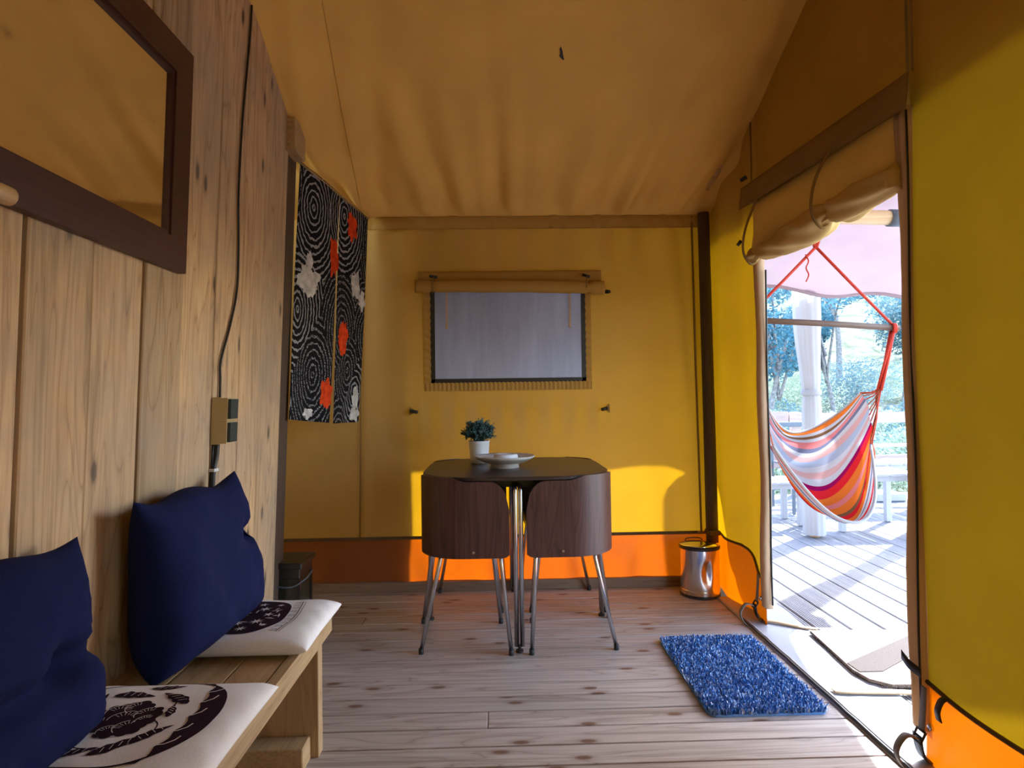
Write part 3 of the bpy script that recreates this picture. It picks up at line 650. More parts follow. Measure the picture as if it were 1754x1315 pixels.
for q in (1, 2, 3):
    src = chairs[0]; c2 = src.copy(); COL.objects.link(c2); c2['label'] = labs[q - 1]
    a = q * math.pi / 2; c2.location = (TX + math.cos(a) * CH0[0] - math.sin(a) * CH0[1], TY + math.sin(a) * CH0[0] + math.cos(a) * CH0[1], 0); c2.rotation_euler = (0, 0, a)
    for p_ in list(src.children):
        k1 = p_.copy(); COL.objects.link(k1); k1.parent = c2
        for s_ in list(p_.children):
            k2 = s_.copy(); COL.objects.link(k2); k2.parent = k1

# ---- plate with white lidded candle, pot plant
PX, PY = 0.037, 3.065
pl = thing('footed_plate', (PX, PY, TZ), 'wide shallow stoneware plate on a foot, on the table', 'plate')
obj('plate_body', lathe([(0.0, TZ + 0.018), (0.062, TZ + 0.018), (0.066, TZ), (0.070, TZ), (0.066, TZ + 0.017), (0.10, TZ + 0.026), (0.135, TZ + 0.043), (0.147, TZ + 0.053), (0.145, TZ + 0.057), (0.132, TZ + 0.049), (0.098, TZ + 0.034), (0.06, TZ + 0.028), (0.0, TZ + 0.027)], PX, PY, 56), M['stone'], pl, True)
cd = thing('round_dish', (PX + 0.005, PY, TZ + 0.0285), 'small round white dish lying on the footed plate', 'dish')
z0 = TZ + 0.0285
obj('dish_body', lathe([(0.050, z0), (0.0585, z0 + 0.004), (0.060, z0 + 0.018), (0.058, z0 + 0.030), (0.052, z0 + 0.036), (0.046, z0 + 0.0365), (0.040, z0 + 0.033), (0.0, z0 + 0.032)], PX + 0.005, PY, 44), M['white'], cd, True)
QX, QY = -0.092, 3.285
pt = thing('potted_plant', (QX, QY, TZ), 'small bushy blue green plant in a white metal pot', 'plant')
obj('pot', lathe([(0.040, TZ), (0.0445, TZ + 0.001), (0.047, TZ + 0.03), (0.0485, TZ + 0.034), (0.048, TZ + 0.038), (0.0495, TZ + 0.042), (0.049, TZ + 0.046), (0.0535, TZ + 0.108), (0.056, TZ + 0.111), (0.056, TZ + 0.115), (0.053, TZ + 0.115), (0.051, TZ + 0.10), (0.0, TZ + 0.10)], QX, QY, 36), M['white'], pt, True)
obj('soil', lathe([(0.0, TZ + 0.1005), (0.050, TZ + 0.1005), (0.048, TZ + 0.105), (0.0, TZ + 0.107)], QX, QY, 20), M['soil'], pt)
V, F = [], []; rs = random.Random(3)
SV, SF = [], []
for i in range(150):
    th = rs.uniform(0, 2 * math.pi); ph = math.acos(rs.uniform(-0.25, 1.0)); rr = rs.uniform(0.75, 1.08)
    tip = Vector((QX + math.sin(ph) * math.cos(th) * 0.086 * rr, QY + math.sin(ph) * math.sin(th) * 0.086 * rr, TZ + 0.148 + math.cos(ph) * 0.078 * rr))
    base = Vector((QX + rs.uniform(-.02, .02), QY + rs.uniform(-.02, .02), TZ + 0.105))
    mid = base.lerp(tip, 0.55) + Vector((0, 0, 0.018))
    s_ = tube([base, mid, tip], [0.0016, 0.0012, 0.0008], 4, False); n = len(SV); SV += s_[0]; SF += [tuple(a + n for a in f) for f in s_[1]]
    for k in range(26):
        t = rs.uniform(0.35, 1.02); p = base.lerp(mid, t / 0.55) if t < 0.55 else mid.lerp(tip, (t - .55) / .45)
        d = Vector((rs.gauss(0, 1), rs.gauss(0, 1), rs.gauss(0.35, 1))).normalized(); L = rs.uniform(0.010, 0.019); sd_ = d.orthogonal().normalized() * L * 0.23
        q = p + d * L * 0.5; n = len(V); V += [tuple(p), tuple(q + sd_), tuple(p + d * L), tuple(q - sd_)]; F.append((n, n + 1, n + 2, n + 3))
tag(obj('foliage', (V, F), M['potleaf'], pt), kind='stuff'); tag(obj('stems', (SV, SF), M['potleaf'], pt), kind='stuff')

# ---- pedal bin
BX, BY = 1.088, 3.405
bn = thing('pedal_bin', (BX, BY, 0), 'dented round steel pedal bin with a shiny lid by the corner post', 'bin')
def binpt(a, z):
    r = 0.103
    # dent facing the room
    da = (a + math.pi / 2 - 0.06); r -= 0.013 * math.exp(-(da / 0.28) ** 2 - ((z - 0.135) / 0.06) ** 2) - 0.004 * math.exp(-((da - .3) / 0.1) ** 2 - ((z - 0.135) / 0.12) ** 2)
    return (BX + r * math.cos(a), BY + r * math.sin(a), z)
nb = 72; zz = [0.012 + 0.245 * i / 24 for i in range(25)]
V = [binpt(-math.pi + 2 * math.pi * k / nb, z) for z in zz for k in range(nb)]
F = [(i * nb + k, i * nb + (k + 1) % nb, (i + 1) * nb + (k + 1) % nb, (i + 1) * nb + k) for i in range(24) for k in range(nb)]
obj('bin_body', (V, F), M['steel'], bn, True)
obj('base_ring', lathe([(0.0, 0.0), (0.101, 0.0), (0.106, 0.004), (0.106, 0.014), (0.1035, 0.016), (0.0, 0.016)], BX, BY, 48), M['black'], bn)
obj('trim_ring', lathe([(0.1032, 0.034), (0.1046, 0.035), (0.1046, 0.038), (0.1032, 0.039)], BX, BY, 48), M['lid'], bn, True)
obj('lid_rim', lathe([(0.100, 0.252), (0.107, 0.253), (0.108, 0.264), (0.104, 0.268), (0.0, 0.268)], BX, BY, 48), M['black'], bn)
tl = Matrix.Translation((BX, BY, 0.268)) @ Matrix.Rotation(math.radians(-2.0), 4, 'X')
obj('lid', xf(lathe([(0.104, 0.001), (0.106, 0.003), (0.104, 0.006), (0.06, 0.012), (0.0, 0.014)], 0, 0, 48), tl), M['lid'], bn, True)
obj('carry_handle', tube(spline([(BX - 0.05, BY + 0.095, 0.262), (BX - 0.035, BY + 0.10, 0.280), (BX + 0.035, BY + 0.10, 0.280), (BX + 0.05, BY + 0.095, 0.262)], 6), 0.003, 6), M['black'], bn, True)
obj('pedal', box(BX - 0.02, BX + 0.02, BY + 0.095, BY + 0.118, 0.004, 0.012, 0.002), M['black'], bn)

# ---- bench
BZ = 0.412; BE = 2.005; BF = -0.524
be = thing('wooden_bench', (-0.73, 0.95, 0), 'long low wooden bench along the plank wall', 'bench')
xs = [-0.930, -0.792, -0.660, BF - 0.032]
for a, b in zip(xs[:-1], xs[1:]): obj('seat_board', box(a + 0.0015, b - 0.0015, -0.30, BE - 0.002, BZ - 0.030, BZ - 0.002, 0.002), M['bench'], be)
obj('front_rail', box(BF - 0.030, BF, -0.30, BE, BZ - 0.056, BZ, 0.0025), M['bench'], be)
for y1 in (1.985, 0.85):
    obj('leg_board', box(-0.905, BF - 0.026, y1 - 0.045, y1, 0.0, BZ - 0.032, 0.002), M['benchz'], be)
obj('foot_rail', box(-0.90, BF - 0.050, 1.860, 1.938, 0.0, 0.068, 0.003), M['bench'], be)

# ---- seat cushions with prints
def cushion_fn(cx, cy, hx, hy, zb, th, seed):
    def h(u, v):
        e = max(0, 1 - abs(u) ** 7) ** 0.5 * max(0, 1 - abs(v) ** 7) ** 0.5
        return e
    def P(u, v, top):
        # corners pulled out a little, sides slightly drawn in
        x = cx + hx * u * (1 - 0.025 * (1 - v * v)) ; y_ = cy + hy * v * (1 - 0.025 * (1 - u * u))
        hh = h(u, v); m_ = zb + th * 0.42
        z = m_ + (th * 0.58 * hh * (1 + 0.10 * nz(u * 2.1 + seed, v * 2.1)) if top else -th * 0.42 * hh)
        if top: z += 0.004 * math.exp(-((abs(u) - .9) / .1) ** 2) * math.sin(v * 14 + seed) * hh
        return (x, y_, z)
    return P
def cushion(cx, cy, hx, hy, zb, th, seed, n=36):
    P = cushion_fn(cx, cy, hx, hy, zb, th, seed); V, F = [], []
    ts = [math.sin(math.pi / 2 * (-1 + 2 * i / n)) for i in range(n + 1)]
    for top in (True, False):
        b = len(V)
        for j in ts:
            for i in ts: V.append(P(i, j, top))
        for j in range(n):
            for i in range(n):
                a = b + j * (n + 1) + i; q = (a, a + 1, a + n + 2, a + n + 1); F.append(q if top else q[::-1])
    return (V, F), P
class Print:
    """flat ink shapes laid on a cushion top: x to the room, y along the bench, metres from the cushion centre"""
    def __init__(s, P, hx, hy, sc=1.0, oy=0.0): s.P, s.hx, s.hy, s.V, s.F, s.sc, s.oy = P, hx, hy, [], [], sc, oy
    def pt(s, x, y_, lift):
        x, y_ = x * s.sc, y_ * s.sc + s.oy; p = s.P(max(-.98, min(.98, x / s.hx)), max(-.98, min(.98, y_ / s.hy)), True); return (p[0], p[1], p[2] + lift)
    def fan(s, c, ring, lift=0.0012, sub=3):
        n = len(ring); b = len(s.V); s.V.append(s.pt(*c, lift))
        for k in range(1, sub + 1):
            for x, y_ in ring: s.V.append(s.pt(c[0] + (x - c[0]) * k / sub, c[1] + (y_ - c[1]) * k / sub, lift))
        for i in range(n):
            s.F.append((b, b + 1 + i, b + 1 + (i + 1) % n))
            for k in range(sub - 1):
                q = b + 1 + k * n; s.F.append((q + i, q + n + i, q + n + (i + 1) % n, q + (i + 1) % n))
    def line(s, pts, w_, lift=0.0012, closed=False):
        b = len(s.V); n = len(pts)
        for i, p in enumerate(pts):
            a = pts[i - 1] if (i or closed) else p; c = pts[(i + 1) % n] if (i < n - 1 or closed) else p
            dx, dy = c[0] - a[0], c[1] - a[1]; l = math.hypot(dx, dy) or 1; ww = w_(i / max(1, n - 1)) if callable(w_) else w_
            s.V.append(s.pt(p[0] - dy / l * ww, p[1] + dx / l * ww, lift)); s.V.append(s.pt(p[0] + dy / l * ww, p[1] - dx / l * ww, lift))
        for i in range(n if closed else n - 1):
            j = (i + 1) % n; s.F.append((b + 2 * i, b + 2 * j, b + 2 * j + 1, b + 2 * i + 1))
def scallop(cx, cy, r, n, amp, rot=0, sq=1.0, st=48):
    return [(cx + (r * (1 + amp * abs(math.sin(n * a / 2)))) * math.cos(a + rot) * sq, cy + (r * (1 + amp * abs(math.sin(n * a / 2)))) * math.sin(a + rot)) for a in (2 * math.pi * i / st for i in range(st))]
def leafshape(cx, cy, L, W_, rot, curl=0.25):
    up, dn = [], []
    for i in range(15):
        t = i / 14; w_ = W_ * math.sin(math.pi * t ** 0.8) * (1 + 0.16 * math.sin(t * 22)); b = curl * L * t * t
        up.append((L * (t - .5), b + w_)); dn.append((L * (t - .5), b - w_ * 0.7))
    c_, s_ = math.cos(rot), math.sin(rot)
    return [(cx + c_ * x - s_ * y_, cy + s_ * x + c_ * y_) for x, y_ in up + dn[::-1]]
# near cushion: peony medallion
C1 = (-0.722, 1.240, 0.222, 0.212)
cu1 = thing('seat_cushion', (C1[0], C1[1], BZ), 'white seat cushion printed with a large dark peony medallion', 'cushion', 'printed seat cushions on the bench')
(g_, P_) = cushion(*C1, BZ - 0.001, 0.052, 1.3); obj('cushion_cover', g_, M['linen'], cu1, True)
pr = Print(P_, C1[2], C1[3], 1.07, 0.022); pl2 = Print(P_, C1[2], C1[3], 1.07, 0.022)
R0 = 0.158
outline = [(0.155 * (abs(math.cos(a)) ** 0.8) * math.copysign(1, math.cos(a)) * (1.0 if math.cos(a) > 0 else 1.12), R0 * (abs(math.sin(a)) ** 0.85) * math.copysign(1, math.sin(a))) for a in (2 * math.pi * i / 96 for i in range(96))]
pr.line(outline, 0.0022, closed=True)
outer = [p for p in outline if p[0] > 0.055]
outer = sorted(outer, key=lambda p: p[1]); inner = [(0.085 + 0.022 * math.cos(p[1] / R0 * 1.5) + 0.008 * abs(math.sin(p[1] * 60)), p[1] * 0.98) for p in outer]
b = len(pr.V)
for a, c in zip(outer, inner): pr.V.append(pr.pt(*a, 0.0012)); pr.V.append(pr.pt((a[0] + c[0]) / 2, (a[1] + c[1]) / 2, 0.0012)); pr.V.append(pr.pt(*c, 0.0012))
for i in range(len(outer) - 1):
    q = b + 3 * i; pr.F += [(q, q + 1, q + 4, q + 3), (q + 1, q + 2, q + 5, q + 4)]
for yy in (-0.10, -0.055, 0.0, 0.05, 0.095): pl2.line([(0.095, yy), (0.112, yy + 0.004), (0.124, yy + 0.016), (0.128, yy + 0.03)], 0.0013, 0.0022)
for (x, y_, r, n, rot, sq) in ((-0.012, 0.0, 0.030, 7, 0, 1), (0.022, 0.018, 0.024, 6, .4, 1), (-0.035, 0.026, 0.026, 7, .2, 1), (-0.042, -0.018, 0.026, 6, 1, 1), (0.012, -0.030, 0.026, 7, .7, 1), (0.030, -0.006, 0.018, 5, .2, 1), (-0.008, 0.042, 0.024, 6, .9, 1), (-0.015, -0.045, 0.020, 6, .3, 1)):
    pr.fan((x, y_), scallop(x, y_, r, n, 0.22, rot, sq))
    pl2.line([(x + r * .95 * math.cos(a), y_ + r * .95 * math.sin(a)) for a in (rot + 1.2 + 0.2 * i for i in range(12))], 0.0007, 0.0022)
    for q in range(6): a = rot + 0.9 + q * 0.35; pl2.line([(x + r * .45 * math.cos(a), y_ + r * .45 * math.sin(a)), (x + r * .85 * math.cos(a), y_ + r * .85 * math.sin(a))], 0.0005, 0.0022)
for (x, y_, L, W_, rot, cl) in ((0.055, 0.085, 0.085, 0.016, 2.2, .3), (0.062, -0.055, 0.075, 0.015, 1.2, -.3), (0.030, -0.100, 0.085, 0.016, .5, .3), (-0.045, 0.100, 0.080, 0.017, 0.3, -.3), (-0.095, 0.055, 0.080, 0.017, 1.1, .3), (-0.100, -0.010, 0.065, 0.015, 1.8, .3), (-0.085, -0.075, 0.080, 0.019, 2.4, -.35), (-0.125, -0.085, 0.070, 0.018, 1.2, .3), (-0.035, -0.118, 0.080, 0.013, .2, .2), (0.005, 0.125, 0.070, 0.012, -.1, .2), (0.068, 0.025, 0.05, 0.011, 1.5, .3), (-0.140, 0.02, 0.055, 0.011, 1.5, -.2), (-0.055, -0.075, 0.05, 0.011, 0.9, .3)):
    ring = leafshape(x, y_, L, W_, rot, cl); pr.fan((sum(p[0] for p in ring) / len(ring), sum(p[1] for p in ring) / len(ring)), ring)
    c_, s_ = math.cos(rot), math.sin(rot)
    for q in range(4):
        t = -0.25 + 0.16 * q; xx, y0 = L * t, cl * L * (t + .5) ** 2
        pl2.line([(x + c_ * xx - s_ * (y0 - W_ * .35), y_ + s_ * xx + c_ * (y0 - W_ * .35)), (x + c_ * (xx + .006) - s_ * (y0 + W_ * .6), y_ + s_ * (xx + .006) + c_ * (y0 + W_ * .6))], 0.0006, 0.0022)
for ct in ([(0.045, 0.0), (0.060, 0.03), (0.055, 0.06)], [(0.045, -0.005), (0.065, -0.03), (0.060, -0.08), (0.0, -0.10), (-0.05, -0.095)], [(-0.06, -0.02), (-0.085, -0.04), (-0.07, -0.075), (-0.03, -0.10), (0.02, -0.105)], [(-0.055, 0.03), (-0.09, 0.03), (-0.12, 0.0), (-0.125, -0.05)]):
    P3 = spline([(x, y_, 0) for x, y_ in ct], 6); pr.line([(p.x, p.y) for p in P3], 0.0014)
obj('ink_print', (pr.V, pr.F), M['print'], cu1); tag(obj('print_veins', (pl2.V, pl2.F), M['linen'], cu1), kind='stuff')
# far cushion: star-flower medallion with a comb border
C2 = (-0.668, 1.830, 0.172, 0.185)
cu2 = thing('seat_cushion', (C2[0], C2[1], BZ), 'white seat cushion printed with a dark medallion of small star flowers', 'cushion', 'printed seat cushions on the bench')
(g_, P_) = cushion(*C2, BZ - 0.001, 0.056, 5.1); obj('cushion_cover', g_, M['linen'], cu2, True)
pr = Print(P_, C2[2], C2[3]); pl2 = Print(P_, C2[2], C2[3]); o2 = (-0.035, -0.005)
ring = [(o2[0] + 0.100 * math.copysign(abs(math.cos(a)) ** .8, math.cos(a)), o2[1] + 0.135 * math.copysign(abs(math.sin(a)) ** .85, math.sin(a))) for a in (2 * math.pi * i / 64 for i in range(64))]
pr.fan(o2, ring, sub=6)
for off, w_ in ((0.022, 0.0012), (0.030, 0.0008)): pr.line([(o2[0] + 0.085 + off + 0.018 * math.cos(t * 1.45), o2[1] + 0.125 * t) for t in (-1 + 2 * i / 24 for i in range(25))], w_)
for q in range(9):
    t = -0.9 + 1.8 * q / 8; x0 = o2[0] + 0.084 + 0.018 * math.cos(t * 1.45); y0 = o2[1] + 0.125 * t
    pr.line([(x0, y0 - 0.005), (x0 + 0.018, y0 - 0.005), (x0 + 0.018, y0 + 0.005), (x0, y0 + 0.005)], 0.0011)
rs = random.Random(11)
for (x, y_, r) in ((0.02, 0.05, .020), (-0.03, 0.02, .022), (0.03, -0.05, .022), (-0.02, -0.06, .018), (-0.05, 0.075, .018), (0.045, 0.005, .016), (0.0, 0.095, .016), (-0.06, -0.03, .018), (0.005, -0.100, .018), (-0.045, -0.095, .014), (0.055, 0.085, .012), (0.06, -0.08, .012)):
    k_ = rs.choice((5, 6, 8)); ro = rs.uniform(0, 3)
    pl2.fan((o2[0] + x, o2[1] + y_), [(o2[0] + x + r * (1.0 if i % 2 == 0 else 0.32) * math.cos(ro + math.pi * i / k_), o2[1] + y_ + r * (1.0 if i % 2 == 0 else 0.32) * math.sin(ro + math.pi * i / k_)) for i in range(2 * k_)], 0.0022, 1)
for i in range(26):
    x, y_ = rs.uniform(-.085, .085), rs.uniform(-.115, .115)
    if (x / .095) ** 2 + (y_ / .125) ** 2 > 0.9: continue
    a = rs.uniform(0, 3.1); L = rs.uniform(.006, .016); pl2.line([(o2[0] + x - L * math.cos(a), o2[1] + y_ - L * math.sin(a)), (o2[0] + x, o2[1] + y_ + .002), (o2[0] + x + L * math.cos(a), o2[1] + y_ + L * math.sin(a))], lambda t: 0.0004 + 0.0022 * math.sin(math.pi * t), 0.0022)
for i in range(12):
    y_ = -0.10 + 0.018 * i; x = -0.075 - 0.012 * math.cos((y_) * 11); pl2.line([(o2[0] + x - .012, o2[1] + y_ - .006), (o2[0] + x, o2[1] + y_), (o2[0] + x + .014, o2[1] + y_ + .006)], lambda t: 0.0003 + 0.0035 * math.sin(math.pi * t), 0.0022)
obj('ink_print', (pr.V, pr.F), M['print'], cu2); tag(obj('print_flowers', (pl2.V, pl2.F), M['linen'], cu2), kind='stuff')

# ---- navy back pillows with a tufted button
def pillow(name, c, W_, H_, T_, lean, yaw, label, seed, tuft=(0.55, 0.15), crease=0.0):
    th = thing(name, c, label, 'pillow', 'navy pillows leaning on the plank wall')
    # local: a = along wall (+Y), b = up the lean, n = out into the room
    A = Vector((math.sin(yaw), math.cos(yaw), 0)); Nn = Vector((math.cos(lean) * math.cos(yaw), -math.cos(lean) * math.sin(yaw), math.sin(lean))); Bv = A.cross(Nn) * -1
    if Bv.z < 0: Bv = -Bv
    n = 40; V, F = [], []; C = Vector(c)
    ts = [math.sin(math.pi / 2 * (-1 + 2 * i / n)) for i in range(n + 1)]
    tu = None
    for s in (1, -1):
        b0 = len(V)
        for v in ts:
            for u in ts:
                e = max(0, 1 - abs(u) ** 4.2) ** 0.5 * max(0, 1 - abs(v) ** 4.2) ** 0.5
                t = T_ * 0.5 * e * (1.0 - 0.32 * v)
                if s > 0:
                    d2 = ((u - tuft[0]) ** 2 + (v - tuft[1]) ** 2); t -= 0.055 * math.exp(-d2 / 0.02) * e + 0.02 * math.exp(-((v - tuft[1] - 0.1 * (u - tuft[0])) / 0.07) ** 2) * e * sm(tuft[0] - .25, tuft[0] + .2, u)
                    t += 0.014 * nz(u * 2.3 + seed, v * 2.3) * e + 0.006 * nz(u * 6 + seed, v * 6) * e
                    t -= crease * math.exp(-((v + 0.15) / 0.10) ** 2) * e
                ru = 1 - 0.07 * (1 - v * v) * abs(u) ** 2; rv = 1 - 0.07 * (1 - u * u) * abs(v) ** 2
                du = -0.03 * math.exp(-((v - tuft[1]) / 0.12) ** 2) * (1 if u > 0.8 else 0)
                sagb = 0.012 * math.sin(u * 5 + seed) * (1 if v > 0 else 0) * v
                V.append(C + A * ((W_ / 2) * u * ru + du * max(0, u)) + Bv * ((H_ / 2) * v * rv + sagb) + Nn * (s * t))
        for j in range(n):
            for i in range(n):
                a = b0 + j * (n + 1) + i; q = (a, a + 1, a + n + 2, a + n + 1); F.append(q if s < 0 else q[::-1])
    obj('pillow_cover', ([tuple(p) for p in V], F), M['navy'], th, True)
    e = max(0, 1 - abs(tuft[0]) ** 3.2) ** 0.5; tt = T_ * 0.5 * e * (1 - 0.25 * tuft[1]) - 0.062 * e
    bp = C + A * (W_ / 2 * tuft[0]) + Bv * (H_ / 2 * tuft[1]) + Nn * tt
    obj('tuft_button', tube([bp, bp + Nn * 0.010, bp + Nn * 0.013], [0.011, 0.010, 0.004], 10), M['navy'], th, True)
    return th
pillow('back_pillow', (-0.825, 1.775, 0.632), 0.545, 0.435, 0.190, 0.10, 0.02, 'plump navy pillow leaning behind the star flower cushion', 2.0, (0.62, 0.20))
pillow('back_pillow', (-0.850, 1.045, 0.618), 0.56, 0.39, 0.165, 0.08, 0.0, 'dark navy pillow leaning behind the peony cushion', 7.0, (0.45, -0.05), 0.03)

# ---- mirror on the planks
def onwall(yy, z, out): return (wl(z) + out, yy, z)
mi = thing('wall_mirror', (wl(1.45), 1.2, 1.445), 'large mirror in a flat mahogany red frame on the planks', 'mirror')
my0, my1, mz0, mz1, mf = 0.55, 1.805, 1.442, 2.065, 0.088
def wbox(y0, y1, z0, z1, o0, o1):
    V = [(wl(z) + o, yy, z) for o in (o0, o1) for z in (z0, z1) for yy in (y0, y1)]
    return V, [(0, 1, 3, 2), (4, 6, 7, 5), (0, 4, 5, 1), (2, 3, 7, 6), (0, 2, 6, 4), (1, 5, 7, 3)]
def wpoly(pts, o0, o1):
    n = len(pts); V = [(wl(z) + o0, yy, z) for yy, z in pts] + [(wl(z) + o1, yy, z) for yy, z in pts]
    return V, [tuple(range(n)), tuple(range(2 * n - 1, n - 1, -1))] + [(i, n + i, n + (i + 1) % n, (i + 1) % n) for i in range(n)]
q = mf
for pts in ([(my0, mz0), (my1, mz0), (my1 - q, mz0 + q), (my0 + q, mz0 + q)], [(my1, mz0), (my1, mz1), (my1 - q, mz1 - q), (my1 - q, mz0 + q)], [(my1, mz1), (my0, mz1), (my0 + q, mz1 - q), (my1 - q, mz1 - q)], [(my0, mz1), (my0, mz0), (my0 + q, mz0 + q), (my0 + q, mz1 - q)]):
    obj('frame_side', wpoly(pts, 0.004, 0.028), M['frame'], mi)
obj('mirror_glass', wbox(my0 + q - 0.004, my1 - q + 0.004, mz0 + q - 0.004, mz1 - q + 0.004, 0.006, 0.014), M['mirror'], mi)
lipw = 0.010
for a in ((my0 + q, my1 - q, mz0 + q, mz0 + q + lipw), (my0 + q, my1 - q, mz1 - q - lipw, mz1 - q), (my1 - q - lipw, my1 - q, mz0 + q, mz1 - q)):
    obj('inner_lip', wbox(*a, 0.012, 0.022), M['frame'], mi)
pg = thing('coat_peg', (-0.85, 1.02, 1.42), 'pale round wooden peg in front of the mirror frame', 'peg')
obj('peg_rod', tube([(-0.868, 0.80, 1.424), (-0.80, 1.035, 1.422), (-0.799, 1.055, 1.422), (-0.799, 1.060, 1.422)], [0.0165, 0.0165, 0.0155, 0.011], 16), M['peg'], pg, True)

# ---- double socket and its cables
sk_ = thing('double_socket', (-0.91, 2.1, 0.94), 'cream surface mounted double socket with dark covers on the planks', 'socket')
obj('socket_body', wbox(2.055, 2.118, 0.940, 1.092, 0.002, 0.030), M['cream'], sk_)
for z0, z1 in ((0.943, 1.014), (1.018, 1.090)):
    cv = obj('socket_unit', wbox(2.055, 2.119, z0, z1, 0.030, 0.052), M['cream'], sk_)
    obj('socket_cover', wbox(2.060, 2.116, z0 + 0.004, z1 - 0.004, 0.052, 0.062), M['socket'], cv)
up = [(zedge(2.23) - 0.02, 2.245), (2.35, 2.236), (2.05, 2.20), (1.80, 2.19), (1.62, 2.205), (1.47, 2.205), (1.34, 2.160), (1.215, 2.098), (1.15, 2.098), (1.09, 2.100)]
P3 = spline([(wl(z) + 0.008, yy, z) for z, yy in up], 8)
tag(obj('power_cable', tube(P3, 0.0042, 8), M['cable'], None, True), 'thin black cable running down the planks into the double socket', 'cable')
lo = thing('mains_cable', (-0.93, 2.08, 0.42), 'thick black cable below the double socket with a white clip', 'cable')
P3 = spline([(wl(z) + 0.009, yy, z) for z, yy in ((0.942, 2.09), (0.90, 2.085), (0.86, 2.068), (0.80, 2.064), (0.60, 2.060), (0.42, 2.06))], 8)
obj('cable_sheath', tube(P3, 0.0085, 10), M['cable'], lo, True)
obj('cable_tail', tube([(wl(.942) + 0.006, 2.066, 0.942), (wl(.87) + 0.006, 2.062, 0.87)], 0.0035, 8), M['cable'], lo, True)
obj('cable_clip', wbox(2.050, 2.082, 0.853, 0.862, 0.002, 0.020), M['clip'], lo)

# ---- black lantern on the floor behind the bench
ln = thing('floor_lantern', (-0.93, 2.84, 0), 'black metal lantern box standing below the hanging curtain', 'lantern')
lx0, lx1, ly0, ly1 = -1.055, -0.865, 2.78, 2.97
obj('lantern_lid', join(box(lx0 - 0.012, lx1 + 0.012, ly0 - 0.012, ly1 + 0.012, 0.345, 0.372, 0.004), box(lx0, lx1, ly0, ly1, 0.300, 0.346, 0.003)), M['blackmetal'], ln)
for x in (lx0, lx1 - 0.018):
    for y_ in (ly0, ly1 - 0.018): obj('corner_upright', box(x, x + 0.018, y_, y_ + 0.018, 0.02, 0.30), M['blackmetal'], ln)
obj('lantern_base', box(lx0 - 0.008, lx1 + 0.008, ly0 - 0.008, ly1 + 0.008, 0.0, 0.026, 0.003), M['blackmetal'], ln)
mg, ntg, og = newmat('smoked lantern glass'); principled(ntg, og, (0.02, 0.022, 0.015), 0.15); M['smoke'] = mg
obj('pane', box(lx0 + 0.018, lx1 - 0.018, ly0 + 0.004, ly0 + 0.008, 0.026, 0.30), M['smoke'], ln); obj('pane', box(lx1 - 0.008, lx1 - 0.004, ly0 + 0.018, ly1 - 0.018, 0.026, 0.30), M['smoke'], ln)
obj('pane', box(lx0 + 0.018, lx1 - 0.018, ly1 - 0.008, ly1 - 0.004, 0.026, 0.30), M['smoke'], ln); obj('pane', box(lx0 + 0.004, lx0 + 0.008, ly0 + 0.018, ly1 - 0.018, 0.026, 0.30), M['smoke'], ln)
obj('mullion', box(-0.965, -0.955, ly0 - 0.002, ly0 + 0.006, 0.026, 0.30), M['blackmetal'], ln)
obj('wire_handle', tube(spline([(lx0 - 0.014, 2.80, 0.30), (-1.0, 2.762, 0.285), (-0.90, 2.760, 0.272), (lx1 + 0.02, 2.79, 0.298), (lx1 + 0.022, 2.90, 0.31)], 8), 0.0032, 6), M['greymetal'], ln, True)

# ---- noren curtain
NA = Vector((-0.868, 2.845, 0)); NB = Vector((-0.700, 3.505, 0))
def nor(u, z, out=0.0):
    d = (NB - NA); nrm = Vector((d.y, -d.x, 0)).normalized(); p = NA + d * u
    w_ = 0.010 * math.sin(u * 11 + z * 2.0) * (0.3 + (2.1 - z) * 0.5)
    p = p + nrm * (out + w_); return (p.x - 0.040 * (2.12 - z), p.y - 0.030 * (2.12 - z), z)
no = thing('noren_curtain', (-0.78, 3.17, 0.96), 'split black hanging curtain printed with white rings and red and white patches', 'curtain')
def ntop(u): return 2.158 - 0.070 * u
def npanel(u0, u1, zb0, zb1, taper):
    def fn(u, v):
        z_ = ntop(u0 + (u1 - u0) * u); zb = zb0 + (zb1 - zb0) * u; z = zb + (z_ - zb) * v
        a = u0 + taper[0] * (1 - v); b = u1 + taper[1] * (1 - v); return nor(a + (b - a) * u, z)
    (g, uv) = grid(fn, 22, 44)
    return g, [(u0 + (u1 - u0) * a, b * 1.7) for a, b in uv]
for u0, u1, za, zb_, tp in ((0.0, 0.535, 0.995, 0.965, (-0.03, -0.045)), (0.545, 1.0, 0.960, 0.955, (-0.0, -0.03))):
    g_, uv = npanel(u0, u1, za, zb_, tp); solid(obj('curtain_panel', g_, M['noren'], no, True, uv=uv), 0.0015, 0)
obj('rod', tube([nor(-0.02, 2.150), nor(1.0, 2.082)], 0.006, 8), M['bench'], no, True)
rs = random.Random(5)
def splash(u, z, ru, rz, seed, mat, nm, spikes=7):
    r_ = random.Random(seed); n = 40; ring = []
    for i in range(n):
        a = 2 * math.pi * i / n; k_ = 0.72 + 0.42 * nz(math.cos(a) * 1.7 + seed, math.sin(a) * 1.7) + 0.22 * r_.random()
        ring.append((u + ru * k_ * math.cos(a), z + rz * k_ * math.sin(a)))
    V = []
    for k_ in (0.0, 0.33, 0.66, 1.0):
        for p in ring: V.append(nor(u + (p[0] - u) * k_, z + (p[1] - z) * k_, 0.0028))
    F = [(k_ * n + i, k_ * n + (i + 1) % n, (k_ + 1) * n + (i + 1) % n, (k_ + 1) * n + i) for k_ in range(3) for i in range(n)]
    obj(nm, (V, F), mat, no)
